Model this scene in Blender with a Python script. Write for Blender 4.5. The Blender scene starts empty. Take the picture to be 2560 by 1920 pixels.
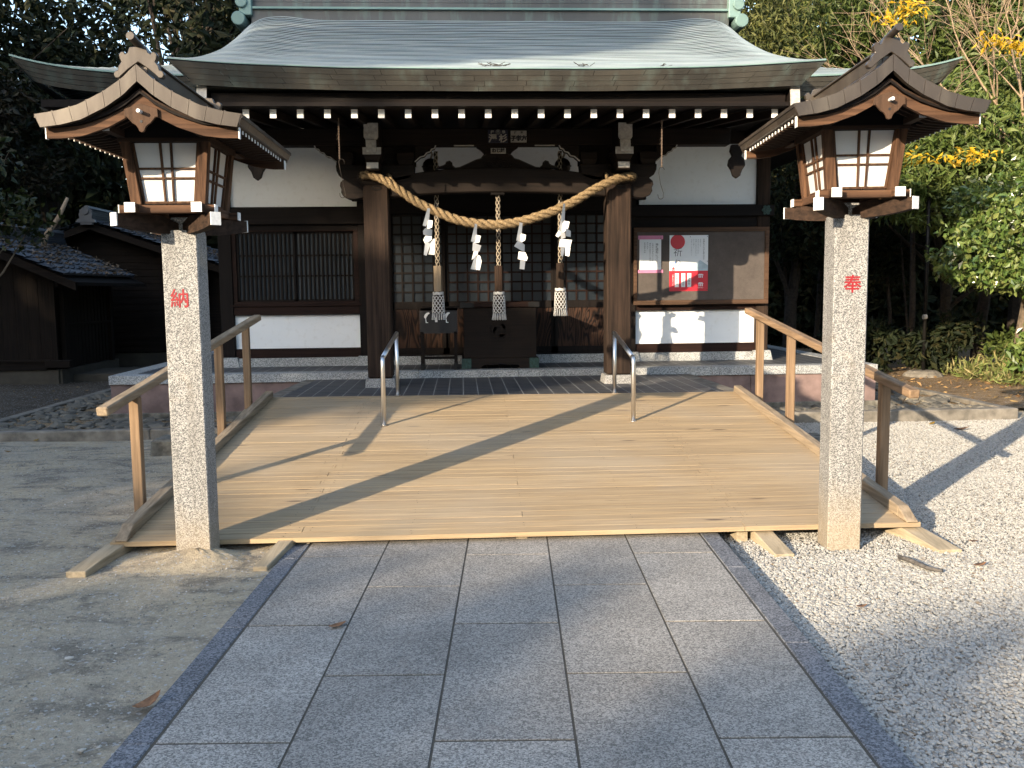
import bpy, math, random
import numpy as np
from math import sin, cos, pi, radians, sqrt
from mathutils import Vector, Matrix
random.seed(7)
S = bpy.context.scene
COL = S.collection
# ---------------------------------------------------------------- camera
H = 1.55; YAW = radians(3.05); PIT = radians(5.861); ROLL = 0.01086
fw = Vector((sin(YAW)*cos(PIT), cos(YAW)*cos(PIT), -sin(PIT)))
r0 = Vector((cos(YAW), -sin(YAW), 0)); u0 = r0.cross(fw)
rr = r0*cos(ROLL)-u0*sin(ROLL); uu = u0*cos(ROLL)+r0*sin(ROLL)
cd = bpy.data.cameras.new('camera'); cam = bpy.data.objects.new('camera', cd); COL.objects.link(cam)
m3 = Matrix((rr, uu, -fw)).transposed()
cam.matrix_world = Matrix.Translation((0, 0, H)) @ m3.to_4x4()
cd.sensor_width = 36; cd.lens = 36*2300/2560; cd.clip_end = 500; cd.clip_start = .05
S.camera = cam
# ---------------------------------------------------------------- light
AZ = radians(41.5); EL = radians(15.5)
w = bpy.data.worlds.new('World'); S.world = w; w.use_nodes = True
nt = w.node_tree; bg = nt.nodes['Background']
sky = nt.nodes.new('ShaderNodeTexSky'); sky.sky_type = 'NISHITA'; sky.sun_disc = False
sky.sun_elevation = EL; sky.sun_rotation = AZ+pi; sky.air_density = 1.0; sky.dust_density = 1.4; sky.ozone_density = .9
nt.links.new(sky.outputs[0], bg.inputs[0]); bg.inputs[1].default_value = .15
sl = bpy.data.lights.new('sun', 'SUN'); sl.energy = 2.9; sl.angle = radians(.5); sl.color = (1, .83, .61)
so = bpy.data.objects.new('sun', sl); COL.objects.link(so)
sd = Vector((sin(AZ)*cos(EL), cos(AZ)*cos(EL), -sin(EL)))
so.rotation_euler = sd.to_track_quat('-Z', 'Y').to_euler(); so.location = (-20, -20, 15)
S.view_settings.view_transform = 'Standard'; S.view_settings.look = 'None'
S.view_settings.exposure = 2.0; S.view_settings.gamma = 1
S.cycles.max_bounces = 6; S.cycles.transparent_max_bounces = 6

# ---------------------------------------------------------------- materials
class NM:
    def __init__(s, name, rough=.7, metal=0.0, spec=.4):
        s.m = bpy.data.materials.new(name); s.m.use_nodes = True; s.t = s.m.node_tree
        s.b = s.t.nodes['Principled BSDF']; s.b.inputs['Roughness'].default_value = rough
        s.b.inputs['Metallic'].default_value = metal; s.b.inputs['Specular IOR Level'].default_value = spec
        s._c = None
    def n(s, k, **kw):
        x = s.t.nodes.new('ShaderNode'+k)
        for a, v in kw.items(): setattr(x, a, v)
        return x
    def l(s, a, b): s.t.links.new(a, b)
    def co(s, sc=(1, 1, 1), rot=(0, 0, 0)):
        if s._c is None: s._c = s.n('TexCoord')
        mp = s.n('Mapping'); mp.inputs['Scale'].default_value = sc; mp.inputs['Rotation'].default_value = rot
        s.l(s._c.outputs['Object'], mp.inputs[0]); return mp.outputs[0]
    def noise(s, sc, detail=3, vs=(1, 1, 1), rough=.55, dist=0, rot=(0, 0, 0)):
        x = s.n('TexNoise'); x.inputs['Scale'].default_value = sc; x.inputs['Detail'].default_value = detail
        x.inputs['Roughness'].default_value = rough; x.inputs['Distortion'].default_value = dist
        s.l(s.co(vs, rot), x.inputs['Vector']); return x.outputs['Fac']
    def vor(s, sc, vs=(1, 1, 1), out='Distance', feature='F1'):
        x = s.n('TexVoronoi'); x.feature = feature; x.inputs['Scale'].default_value = sc
        s.l(s.co(vs), x.inputs['Vector']); return x.outputs[out]
    def ramp(s, fac, stops):
        x = s.n('ValToRGB'); e = x.color_ramp.elements
        while len(e) < len(stops): e.new(.5)
        for i, (p, c) in enumerate(stops):
            e[i].position = p; e[i].color = (c[0], c[1], c[2], 1) if isinstance(c, tuple) else (c, c, c, 1)
        s.l(fac, x.inputs[0]); return x.outputs[0]
    def mix(s, f, a, b, mode='MIX'):
        x = s.n('Mix'); x.data_type = 'RGBA'; x.blend_type = mode
        for i, v in ((0, f), (6, a), (7, b)):
            if isinstance(v, (int, float)): x.inputs[i].default_value = v
            elif isinstance(v, tuple): x.inputs[i].default_value = (v[0], v[1], v[2], 1)
            else: s.l(v, x.inputs[i])
        return x.outputs[2]
    def math(s, op, a, b=0.0):
        x = s.n('Math'); x.operation = op
        for i, v in ((0, a), (1, b)):
            if isinstance(v, (int, float)): x.inputs[i].default_value = v
            else: s.l(v, x.inputs[i])
        return x.outputs[0]
    def island(s): return s.n('NewGeometry').outputs['Random Per Island']
    def base(s, c):
        if isinstance(c, tuple): s.b.inputs['Base Color'].default_value = (c[0], c[1], c[2], 1)
        else: s.l(c, s.b.inputs['Base Color'])
    def bump(s, h, strength=.3, dist=.01):
        x = s.n('Bump'); x.inputs['Strength'].default_value = strength; x.inputs['Distance'].default_value = dist
        s.l(h, x.inputs['Height']); s.l(x.outputs[0], s.b.inputs['Normal']); return s
    def rough(s, f, a, b):
        x = s.n('MapRange'); x.inputs['To Min'].default_value = a; x.inputs['To Max'].default_value = b
        s.l(f, x.inputs[0]); s.l(x.outputs[0], s.b.inputs['Roughness'])

def sc3(c, k): return (c[0]*k, c[1]*k, c[2]*k)
_wood = {}
def wood(kind, ax):
    """weathered timbers, grain along ax"""
    key = (kind, ax)
    if key in _wood: return _wood[key]
    P = {'dark': ((.004, .0028, .0025), (.012, .008, .0065), .6), 'beam': ((.0055, .004, .0032), (.018, .0115, .0085), .6),
         'red': ((.008, .0035, .0026), (.026, .0105, .0068), .55), 'pillar': ((.008, .0055, .0042), (.050, .031, .0215), .7),
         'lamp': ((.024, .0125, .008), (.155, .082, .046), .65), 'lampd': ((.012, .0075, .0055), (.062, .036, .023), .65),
         'rail': ((.12, .078, .046), (.33, .225, .14), .7), 'railg': ((.15, .115, .078), (.37, .29, .20), .75),
         'plank': ((.22, .18, .12), (.44, .36, .25), .8), 'shed': ((.005, .0038, .003), (.020, .0135, .0095), .8),
         'board': ((.045, .026, .016), (.12, .068, .042), .6), 'ghost': ((.007, .0038, .0028), (.050, .024, .014), .5)}[kind]
    M = NM(kind+'_wood_'+ax, P[2]+.12, spec=.16)
    st = {'x': (1.2, 34, 34), 'y': (34, 1.2, 34), 'z': (34, 34, 1.2)}[ax]
    if kind == 'ghost':
        a = M.noise(1.6, 2, {'x': (.35, 2.2, 2.2), 'z': (2.6, 2.6, .7)}[ax], .5, .6)
        a = M.math('SINE', M.math('MULTIPLY', a, 95.0)); a = M.math('MULTIPLY_ADD', a, .5); 
        a.node.inputs[2].default_value = .5
    else:
        a = M.noise(1.0, 5, st, .65, .35)
    g = M.noise(3.0, 3, (1, 1, 1))
    c = M.ramp(a, [(.30, P[0]), (.72, P[1])] if kind != 'ghost' else [(.1, P[0]), (.8, P[1])])
    c = M.mix(M.ramp(g, [(.35, 0.0), (.75, .45)]), c, sc3(P[0], 1.1))
    c = M.mix(.35, c, M.ramp(M.island(), [(0.0, .62), (1.0, 1.0)]), 'MULTIPLY')
    M.base(c); M.bump(a, .5, .004); _wood[key] = M.m
    return M.m

def granite(name, lo, hi, sc, p0=.40, p1=.58, rough=.75, mott=.25, warm=None, bump=.15, isl=.22):
    M = NM(name, rough); isp = 'post' in name
    a = M.noise(sc, 2, rough=.8); v = M.vor(sc*.8, out='Color')
    sep = M.n('SeparateColor'); M.l(v, sep.inputs[0])
    f = M.math('ADD', M.math('MULTIPLY', a, .65), M.math('MULTIPLY', sep.outputs[0], .35))
    c = M.ramp(f, [(p0, lo), (p1, hi)])
    g = M.noise(2.2, 4)
    c = M.mix(mott, c, M.ramp(g, [(.3, .55), (.7, 1.15)]), 'MULTIPLY')
    if warm: c = M.mix(M.ramp(M.noise(5, 3), [(.6, 0.0), (.8, .35)]), c, warm)
    c = M.mix(isl, c, M.ramp(M.island(), [(0.0, .74), (1.0, 1.04)]), 'MULTIPLY')
    st_ = M.noise(1.7, 5, rough=.7, dist=.5); c = M.mix(M.ramp(st_, [(.60, 0.0), (.72, .35)]), c, (.13, .11, .085))
    if isp: c = M.mix(M.ramp(M.noise(2.2, 6, (5, 5, .5), rough=.7, dist=.3), [(.50, 0.0), (.66, .42)]), c, (.12, .11, .095))
    M.base(c); M.bump(a, bump, .003); return M.m

def plain(name, c, rough=.6, metal=0.0, var=.25, nsc=9, spec=.4, bump=.1):
    M = NM(name, rough, metal, spec); g = M.noise(nsc, 5)
    M.base(M.mix(M.ramp(g, [(.35, 0.0), (.7, 1.0)]), sc3(c, 1-var), sc3(c, 1+var*.4)))
    if bump: M.bump(g, bump, .01)
    return M.m

MT = {}
MT['post'] = granite('speckled_granite', (.085, .085, .085), (.345, .34, .325), 260, .42, .57, warm=(.36, .27, .17))
def base_stain(m, z0, z1, colr):
    t = m.node_tree; b = t.nodes['Principled BSDF']; l = b.inputs['Base Color'].links[0]; src = l.from_socket
    tc = t.nodes.new('ShaderNodeTexCoord'); sp = t.nodes.new('ShaderNodeSeparateXYZ'); t.links.new(tc.outputs['Object'], sp.inputs[0])
    nz = t.nodes.new('ShaderNodeTexNoise'); nz.inputs['Scale'].default_value = 14; t.links.new(tc.outputs['Object'], nz.inputs['Vector'])
    ad = t.nodes.new('ShaderNodeMath'); ad.operation = 'MULTIPLY_ADD'; ad.inputs[1].default_value = .18; t.links.new(nz.outputs['Fac'], ad.inputs[0]); t.links.new(sp.outputs['Z'], ad.inputs[2])
    mr = t.nodes.new('ShaderNodeMapRange'); mr.inputs['From Min'].default_value = z1; mr.inputs['From Max'].default_value = z0; mr.inputs['To Max'].default_value = .55; t.links.new(ad.outputs[0], mr.inputs[0])
    mx = t.nodes.new('ShaderNodeMix'); mx.data_type = 'RGBA'; mx.inputs[7].default_value = (*colr, 1); t.links.new(mr.outputs[0], mx.inputs[0]); t.links.new(src, mx.inputs[6]); t.links.new(mx.outputs[2], b.inputs['Base Color'])
MT['postl'] = granite('speckled_granite_post', (.085, .085, .085), (.345, .34, .325), 260, .42, .57, warm=(.36, .27, .17)); base_stain(MT['postl'], .10, .42, (.30, .23, .14))
MT['slab'] = granite('paving_granite', (.125, .118, .105), (.43, .40, .355), 190, .34, .66, rough=.7, mott=.5, isl=.6, warm=(.27, .22, .18))
MT['kerbg'] = granite('dark_kerb_granite', (.055, .058, .065), (.23, .235, .25), 170, .36, .66, mott=.4)
MT['coping'] = granite('coping_granite', (.15, .155, .16), (.44, .45, .44), 140, .36, .62, mott=.45, warm=(.26, .22, .14))
MT['pink'] = plain('pinkish_stone', (.20, .138, .125), .8, var=.45, nsc=4)
MT['concrete'] = plain('old_concrete', (.19, .17, .14), .9, var=.5, nsc=7, bump=.4)
MT['block'] = plain('mossy_stone', (.15, .14, .115), .9, var=.6, nsc=11, bump=.6)
MT['joint'] = plain('joint_mortar', (.075, .066, .052), .95)
MT['fnd'] = plain('shed_foundation', (.065, .056, .042), .9, var=.3, nsc=3)
MT['white'] = plain('white_painted_end', (.78, .77, .74), .6, var=.12, nsc=60)
MT['grey'] = plain('aged_white_end', (.42, .40, .37), .7, var=.3, nsc=30)
MT['paper'] = plain('white_paper', (.60, .60, .595), .6, var=.03, bump=0)
MT['sheet'] = plain('notice_paper', (.72, .74, .76), .5, var=.03, bump=0)
MT['tape'] = plain('pink_tape', (.60, .20, .33), .5, var=.1)
MT['redp'] = plain('red_print', (.52, .02, .035), .45, var=.05, bump=0)
MT['redpaint'] = plain('red_carved_paint', (.26, .008, .014), .6, var=.3, nsc=80)
MT['ink'] = plain('black_ink', (.015, .015, .018), .6, bump=0)
MT['inkg'] = plain('grey_ink', (.22, .24, .27), .6, bump=0)
MT['blue'] = plain('blue_print', (.02, .12, .40), .5, bump=0)
MT['mount'] = plain('pale_blue_print', (.42, .53, .60), .5, bump=0)
MT['navy'] = plain('navy_plaque', (.008, .010, .028), .5, bump=0)
MT['plq'] = plain('plaque_board', (.33, .31, .27), .7)
MT['steel'] = plain('brushed_steel', (.70, .68, .65), .34, 1.0, var=.08, bump=0)
MT['iron'] = plain('dark_iron', (.02, .019, .018), .5, .6)
MT['verd'] = plain('green_bronze', (.030, .066, .056), .6, .3, var=.5, nsc=40)
MT['bronze'] = plain('dark_bronze', (.035, .028, .022), .4, .7, var=.5)
MT['black'] = plain('black_board', (.018, .016, .016), .55)
MT['leafdry'] = plain('dry_leaf', (.24, .12, .055), .7, var=.5, nsc=50)
MT['stick'] = plain('grey_bark_piece', (.10, .09, .08), .9, var=.5, nsc=40)
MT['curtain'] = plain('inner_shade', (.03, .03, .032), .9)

def mk_plaster():
    M = NM('white_plaster', .8); g = M.noise(1.1, 5, (1, 1, 2.2)); h = M.noise(14, 4)
    c = M.mix(M.ramp(g, [(.38, 0.0), (.78, .4)]), (.80, .82, .83), (.60, .63, .66))
    c = M.mix(M.ramp(h, [(.55, 0.0), (.8, .25)]), c, (.45, .42, .36)); M.base(c); M.bump(h, .1, .004); return M.m
MT['plaster'] = mk_plaster()
def mk_copper(name, a, b, st, rough=.45, tint=None):
    M = NM(name, rough, .25, .5); g = M.noise(1.3, 6, (1, 2, 1)); h = M.noise(7, 5, (1, 1, .25))
    c = M.mix(M.ramp(g, [(.3, 0.0), (.7, 1.0)]), a, b); c = M.mix(M.ramp(h, [(.50, 0.0), (.72, st)]), c, tint or (.20, .33, .29))
    c = M.mix(.4, c, M.ramp(M.island(), [(0.0, .62), (1.0, 1.05)]), 'MULTIPLY'); M.base(c); M.bump(h, .2, .01); M.rough(h, rough-.08, rough+.15); return M.m
MT['roof'] = mk_copper('patinated_copper', (.20, .245, .268), (.275, .315, .33), .22, .36)
MT['gap'] = plain('roof_gap_shade', (.012, .016, .02), .7, bump=0)  # near-black colour paints the shade under each course lip
MT['fascia'] = mk_copper('brown_copper_fascia', (.032, .031, .028), (.082, .075, .062), .55, .42, (.11, .15, .135))
MT['edge'] = mk_copper('green_copper_edge', (.11, .19, .175), (.19, .28, .255), .3, .5)
MT['ridge'] = mk_copper('ridge_copper', (.05, .053, .055), (.095, .095, .093), .3, .5)
MT['lampcu'] = mk_copper('lantern_copper', (.032, .025, .020), (.080, .062, .047), .4, .33, (.15, .13, .10))

def mk_tile_floor():
    M = NM('slate_floor_tiles', .55)
    br = M.n('TexBrick'); br.offset = 0; br.inputs['Scale'].default_value = 1; br.inputs['Mortar Size'].default_value = .0060
    br.inputs['Brick Width'].default_value = .155; br.inputs['Row Height'].default_value = .155
    br.inputs['Color1'].default_value = (.026, .029, .035, 1); br.inputs['Color2'].default_value = (.042, .045, .052, 1)
    br.inputs['Mortar'].default_value = (.27, .265, .25, 1); br.inputs['Mortar Smooth'].default_value = .3
    M.l(M.co(), br.inputs['Vector']); g = M.noise(5, 5)
    M.base(M.mix(M.ramp(g, [(.4, 0.0), (.75, .5)]), br.outputs[0], (.075, .072, .065))); M.bump(g, .2, .004); return M.m
MT['tile'] = mk_tile_floor()
def mk_deck():
    M = NM('deck_board_wood', .75)
    a = M.noise(1.0, 6, (1.6, 60, 60), .7, .2); k = M.vor(1.0, (1.1, 5.5, 5.5)); g = M.noise(.8, 4)
    c = M.ramp(a, [(.28, (.19, .135, .08)), (.5, (.325, .235, .135)), (.85, (.44, .335, .195))])
    c = M.mix(M.ramp(k, [(.05, .9), (.10, 0.0)]), c, (.06, .035, .022))
    c = M.mix(.4, c, M.ramp(M.island(), [(0.0, .68), (1.0, 1.08)]), 'MULTIPLY')
    c = M.mix(M.ramp(g, [(.45, 0.0), (.75, .4)]), c, (.33, .30, .25))
    M.base(c); M.bump(a, .5, .003); return M.m
MT['deck'] = mk_deck()
def mk_dirt(name, a, b, d, sc=1.0):
    M = NM(name, .95, spec=.15); g = M.noise(.9*sc, 6, rough=.65); f = M.math('ADD', M.math('MULTIPLY', M.noise(32, 5, rough=.8), .6), M.math('MULTIPLY', M.noise(110, 3, rough=.8), .4)); s = M.vor(85, out='Color')
    sep = M.n('SeparateColor'); M.l(s, sep.inputs[0])
    c = M.mix(M.ramp(g, [(.38, 0.0), (.62, 1.0)]), a, b)
    c = M.mix(M.ramp(M.noise(2.1, 7, (1, 1.6, 1), rough=.78, dist=.4), [(.49, 0.0), (.60, .85)]), c, d)
    c = M.mix(.75, c, M.ramp(f, [(.3, .35), (.7, 1.45)]), 'MULTIPLY')
    c = M.mix(M.ramp(sep.outputs[0], [(.93, 0.0), (.97, .8)]), c, (.42, .42, .41))
    M.base(c); M.bump(M.math('ADD', f, M.math('MULTIPLY', g, 1.2)), .9, .022); return M.m
MT['dirt'] = mk_dirt('sandy_dirt', (.45, .375, .26), (.36, .32, .25), (.165, .15, .125))
MT['sand'] = mk_dirt('loose_sand', (.52, .42, .28), (.44, .36, .25), (.30, .25, .18), 3)
MT['soil'] = mk_dirt('brown_soil', (.26, .18, .10), (.20, .135, .075), (.12, .085, .05))
MT['soil_shade'] = mk_dirt('shade_dark_soil', (.10, .080, .058), (.07, .056, .042), (.045, .038, .03))  # soil colour darkened to carry the shade of hall and trees
MT['gbed'] = mk_dirt('gravel_bed', (.27, .255, .225), (.22, .21, .185), (.17, .16, .14), 2)
def mk_stones(name, a, b, c3, rough=.85):
    M = NM(name, rough, spec=.2); i = M.island(); h = M.noise(90, 3)
    c = M.ramp(i, [(0.0, a), (.5, b), (.93, b), (1.0, c3)]); c = M.mix(.4, c, M.ramp(h, [(.3, .7), (.7, 1.1)]), 'MULTIPLY')
    M.base(c); return M.m
MT['gravel'] = mk_stones('white_gravel', (.20, .19, .175), (.36, .35, .32), (.18, .14, .10))
MT['cobble'] = mk_stones('river_cobbles', (.065, .062, .055), (.13, .12, .10), (.22, .19, .14))
MT['grit'] = mk_stones('pale_grit', (.13, .12, .10), (.34, .31, .26), (.55, .53, .50))
def mk_leaf(name, cols, rough=.5, tr=.25, spec=.3):
    M = NM(name, rough, spec=spec); c = M.ramp(M.island(), [(i/(len(cols)-1), c) for i, c in enumerate(cols)]); M.base(c)
    t = M.n('BsdfTranslucent'); M.l(M.mix(.5, c, (1.0, 1.15, .35), 'MULTIPLY'), t.inputs[0]); mx = M.n('MixShader'); mx.inputs[0].default_value = tr
    M.l(M.b.outputs[0], mx.inputs[1]); M.l(t.outputs[0], mx.inputs[2]); M.l(mx.outputs[0], M.t.nodes['Material Output'].inputs[0]); return M.m
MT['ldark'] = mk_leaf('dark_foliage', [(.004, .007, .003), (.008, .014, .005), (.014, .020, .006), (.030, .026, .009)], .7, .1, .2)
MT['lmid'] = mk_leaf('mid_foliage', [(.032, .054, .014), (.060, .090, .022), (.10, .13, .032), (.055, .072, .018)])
MT['lcam'] = mk_leaf('glossy_foliage', [(.044, .080, .018), (.076, .122, .028), (.12, .165, .042), (.16, .18, .055)], .28, .12, .7)
MT['lpale'] = mk_leaf('pale_foliage', [(.052, .085, .020), (.088, .128, .030), (.135, .165, .045), (.038, .060, .015)], .5)
MT['lolive'] = mk_leaf('olive_foliage', [(.042, .054, .015), (.085, .098, .028), (.13, .132, .038), (.042, .048, .016)], .6)
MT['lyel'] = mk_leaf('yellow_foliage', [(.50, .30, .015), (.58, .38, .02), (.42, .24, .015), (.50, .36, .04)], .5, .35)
MT['lmap'] = mk_leaf('sparse_green_foliage', [(.008, .014, .004), (.020, .030, .007), (.045, .05, .012)], .5)
MT['lfall'] = mk_leaf('fallen_foliage', [(.26, .155, .065), (.36, .24, .11), (.15, .08, .035), (.30, .21, .08)], .8, .1)
MT['lroof'] = mk_leaf('roof_litter_leaf', [(.05, .035, .022), (.10, .07, .045), (.16, .12, .085), (.035, .024, .016)], .8, .05)
MT['lgrass'] = mk_leaf('bamboo_grass', [(.09, .13, .03), (.17, .20, .06), (.32, .26, .12), (.07, .10, .03)], .6)
MT['bark'] = plain('dark_bark', (.040, .030, .022), .9, var=.5, nsc=20, bump=.6)
MT['twig'] = plain('pale_twig_bark', (.30, .215, .14), .85, var=.3, nsc=20)
MT['trunkp'] = plain('pale_trunk_bark', (.13, .10, .07), .9, var=.5, nsc=14)
def mk_rtile():
    M = NM('kawara_tile', .45, .0, .6); g = M.noise(6, 4)
    c = M.ramp(M.island(), [(0.0, (.014, .017, .022)), (1.0, (.036, .041, .050))]); M.base(M.mix(M.ramp(g, [(.4, 0.0), (.8, .4)]), c, (.10, .10, .10))); M.bump(g, .2, .01); return M.m
MT['kawara'] = mk_rtile()
def mk_rope(name, a, b, sc=1):
    M = NM(name, .9, spec=.15); g = M.noise(70*sc, 4, rough=.75); c = M.ramp(g, [(.3, a), (.7, b)]); M.base(c); M.bump(g, .8, .006); return M.m
MT['rope'] = mk_rope('rice_straw_rope', (.085, .055, .028), (.33, .24, .135))
MT['cord'] = mk_rope('cream_cord', (.20, .165, .12), (.42, .36, .28))
MT['core'] = mk_rope('brown_rope_core', (.022, .017, .013), (.045, .034, .026))
MT['tassel'] = mk_rope('white_tassel_cord', (.34, .34, .33), (.62, .61, .59))
MT['twine'] = mk_rope('brown_twine', (.07, .052, .04), (.17, .125, .095))
def mk_glass(name, c, rough=.12):
    M = NM(name, rough, spec=.35); g = M.noise(1.5, 3); M.base(M.mix(M.ramp(g, [(.4, 0.0), (.7, .6)]), c, sc3(c, .6))); return M.m
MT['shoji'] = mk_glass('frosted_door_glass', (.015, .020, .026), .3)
MT['wglass'] = mk_glass('window_glass', (.065, .080, .095), .25)
def mk_cloth():
    M = NM('faded_board_cloth', .9, spec=.1); g = M.noise(2.2, 6, rough=.7); f = M.noise(160, 2, (1, 1, 1))
    c = M.mix(M.ramp(g, [(.35, 0.0), (.7, 1.0)]), (.075, .064, .058), (.115, .098, .088)); c = M.mix(.4, c, M.ramp(f, [(.3, .6), (.7, 1.1)]), 'MULTIPLY'); M.base(c); return M.m
MT['cloth'] = mk_cloth()

# ---------------------------------------------------------------- mesh helpers
class MB:
    def __init__(s): s.v = []; s.f = []
    def add(s, vs, fs):
        k = len(s.v); s.v += [tuple(v) for v in vs]; s.f += [tuple(i+k for i in f) for f in fs]; return s
    def box(s, x0, x1, y0, y1, z0, z1):
        if x0 > x1: x0, x1 = x1, x0
        if y0 > y1: y0, y1 = y1, y0
        if z0 > z1: z0, z1 = z1, z0
        return s.add([(x0, y0, z0), (x1, y0, z0), (x1, y1, z0), (x0, y1, z0), (x0, y0, z1), (x1, y0, z1), (x1, y1, z1), (x0, y1, z1)],
                     [(3, 2, 1, 0), (4, 5, 6, 7), (0, 1, 5, 4), (1, 2, 6, 5), (2, 3, 7, 6), (3, 0, 4, 7)])
    def bar(s, a, b, wx, wz, up=(0, 0, 1)):
        """square bar from a to b; wx sideways, wz along up"""
        a = Vector(a); b = Vector(b); d = (b-a).normalized(); sdv = d.cross(Vector(up)).normalized(); n = sdv.cross(d).normalized()
        sdv = sdv*wx/2; n = n*wz/2
        return s.add([a-sdv-n, a+sdv-n, a+sdv+n, a-sdv+n, b-sdv-n, b+sdv-n, b+sdv+n, b-sdv+n],
                     [(0, 1, 2, 3), (7, 6, 5, 4), (0, 4, 5, 1), (1, 5, 6, 2), (2, 6, 7, 3), (3, 7, 4, 0)])
    def hexa(s, p8):  # bottom 4 ccw, top 4 ccw
        return s.add(p8, [(3, 2, 1, 0), (4, 5, 6, 7), (0, 1, 5, 4), (1, 2, 6, 5), (2, 3, 7, 6), (3, 0, 4, 7)])
    def prism(s, poly, a0, a1, axis='y'):
        """poly in (u,v): axis y -> (x,z); axis x -> (y,z); axis z -> (x,y)"""
        def P(u, v, a): return {'y': (u, a, v), 'x': (a, u, v), 'z': (u, v, a)}[axis]
        n = len(poly)
        return s.add([P(u, v, a0) for u, v in poly]+[P(u, v, a1) for u, v in poly],
                     [tuple(range(n)), tuple(range(2*n-1, n-1, -1))]+[(i, i+n, (i+1) % n+n, (i+1) % n) for i in range(n)])
    def strip(s, top, bot, a0, a1, axis='y'):
        """band between two polylines (same count), extruded; robust for concave bands"""
        def P(u, v, a): return {'y': (u, a, v), 'x': (a, u, v), 'z': (u, v, a)}[axis]
        n = len(top); k = len(s.v)
        vs = [P(*p, a0) for p in top]+[P(*p, a0) for p in bot]+[P(*p, a1) for p in top]+[P(*p, a1) for p in bot]
        fs = []
        for i in range(n-1):
            fs += [(i, i+1, n+i+1, n+i), (2*n+i, 3*n+i, 3*n+i+1, 2*n+i+1), (i, 2*n+i, 2*n+i+1, i+1), (n+i, n+i+1, 3*n+i+1, 3*n+i)]
        fs += [(0, n, 3*n, 2*n), (n-1, 3*n-1, 4*n-1, 2*n-1)]
        return s.add(vs, fs)
    def tube(s, pts, r, n=8, cap=True):
        pts = [Vector(p) for p in pts]; m = len(pts); rs = r if isinstance(r, (list, tuple)) else [r]*m
        k = len(s.v); up = Vector((0, 0, 1))
        prev = None
        for i, p in enumerate(pts):
            d = (pts[min(i+1, m-1)]-pts[max(i-1, 0)]).normalized()
            if prev is None:
                a = d.orthogonal().normalized()
            else:
                a = (prev-d*prev.dot(d)); a = a.normalized() if a.length > 1e-6 else d.orthogonal().normalized()
            prev = a; b = d.cross(a)
            for j in range(n):
                t = 2*pi*j/n; s.v.append(tuple(p+(a*cos(t)+b*sin(t))*rs[i]))
        for i in range(m-1):
            for j in range(n):
                s.f.append((k+i*n+j, k+i*n+(j+1) % n, k+(i+1)*n+(j+1) % n, k+(i+1)*n+j))
        if cap:
            s.f.append(tuple(k+j for j in range(n-1, -1, -1))); s.f.append(tuple(k+(m-1)*n+j for j in range(n)))
        return s
    def lathe(s, prof, c, n=16):
        """prof [(r,z)], around vertical axis at c"""
        k = len(s.v)
        for r, z in prof:
            for j in range(n):
                t = 2*pi*j/n; s.v.append((c[0]+r*cos(t), c[1]+r*sin(t), c[2]+z))
        for i in range(len(prof)-1):
            for j in range(n): s.f.append((k+i*n+j, k+i*n+(j+1) % n, k+(i+1)*n+(j+1) % n, k+(i+1)*n+j))
        s.f.append(tuple(k+j for j in range(n-1, -1, -1))); q = k+(len(prof)-1)*n; s.f.append(tuple(q+j for j in range(n)))
        return s
    def grid(s, fn, us, vs_):
        k = len(s.v); nu = len(us); nv = len(vs_)
        for v in vs_:
            for u in us: s.v.append(tuple(fn(u, v)))
        for j in range(nv-1):
            for i in range(nu-1): s.f.append((k+j*nu+i, k+j*nu+i+1, k+(j+1)*nu+i+1, k+(j+1)*nu+i))
        return s
    def build(s, name, mat, parent=None, bevel=0.0, smooth=False, autos=False):
        me = bpy.data.meshes.new(name); me.from_pydata(s.v, [], s.f); me.materials.append(mat); me.update()
        if smooth: me.polygons.foreach_set('use_smooth', [True]*len(me.polygons))
        o = bpy.data.objects.new(name, me); COL.objects.link(o)
        if parent is not None:
            o.parent = parent
            if parent.get('_w'): o.location = -Vector(parent['_w'])
        if bevel:
            b = o.modifiers.new('bevel', 'BEVEL'); b.width = bevel; b.segments = 1; b.limit_method = 'ANGLE'; b.angle_limit = radians(40)
        return o
def tag(o, label=None, cat=None, group=None, kind=None):
    if label: o['label'] = label
    if cat: o['category'] = cat
    if group: o['group'] = group
    if kind: o['kind'] = kind
    return o
def thing(name, loc, label, cat, group=None, rz=0.0, world=True):
    """Empty at the thing's base. world=True: the children meshes are written in world coordinates"""
    e = bpy.data.objects.new(name, None); COL.objects.link(e); e.location = loc; e.rotation_euler = (0, 0, rz); e.empty_display_size = .1
    if world: e['_w'] = tuple(loc)
    return tag(e, label, cat, group)
def dup(root, loc, rz, label, name=None):
    r = root.copy(); COL.objects.link(r); r.location = loc; r.rotation_euler = (0, 0, rz); r['label'] = label
    for ch in list(root.children):
        c = ch.copy(); COL.objects.link(c); c.parent = r
        for g in list(ch.children):
            d = g.copy(); COL.objects.link(d); d.parent = c
    return r
def part(o, parent, wl=None):
    """attach a sub-part (mesh in the same coordinates as its parent part)"""
    o.parent = parent; o.location = (0, 0, 0); return o
def npmesh(name, V, F, mat, smooth=False):
    me = bpy.data.meshes.new(name); V = np.asarray(V, np.float32); F = np.asarray(F, np.int32); n, k = F.shape
    me.vertices.add(len(V)); me.vertices.foreach_set('co', V.ravel()); me.loops.add(n*k); me.loops.foreach_set('vertex_index', F.ravel())
    me.polygons.add(n); me.polygons.foreach_set('loop_start', np.arange(0, n*k, k, dtype=np.int32))
    me.polygons.foreach_set('use_smooth', np.full(n, smooth)); me.materials.append(mat); me.update(calc_edges=True)
    o = bpy.data.objects.new(name, me); COL.objects.link(o); return o
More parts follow.
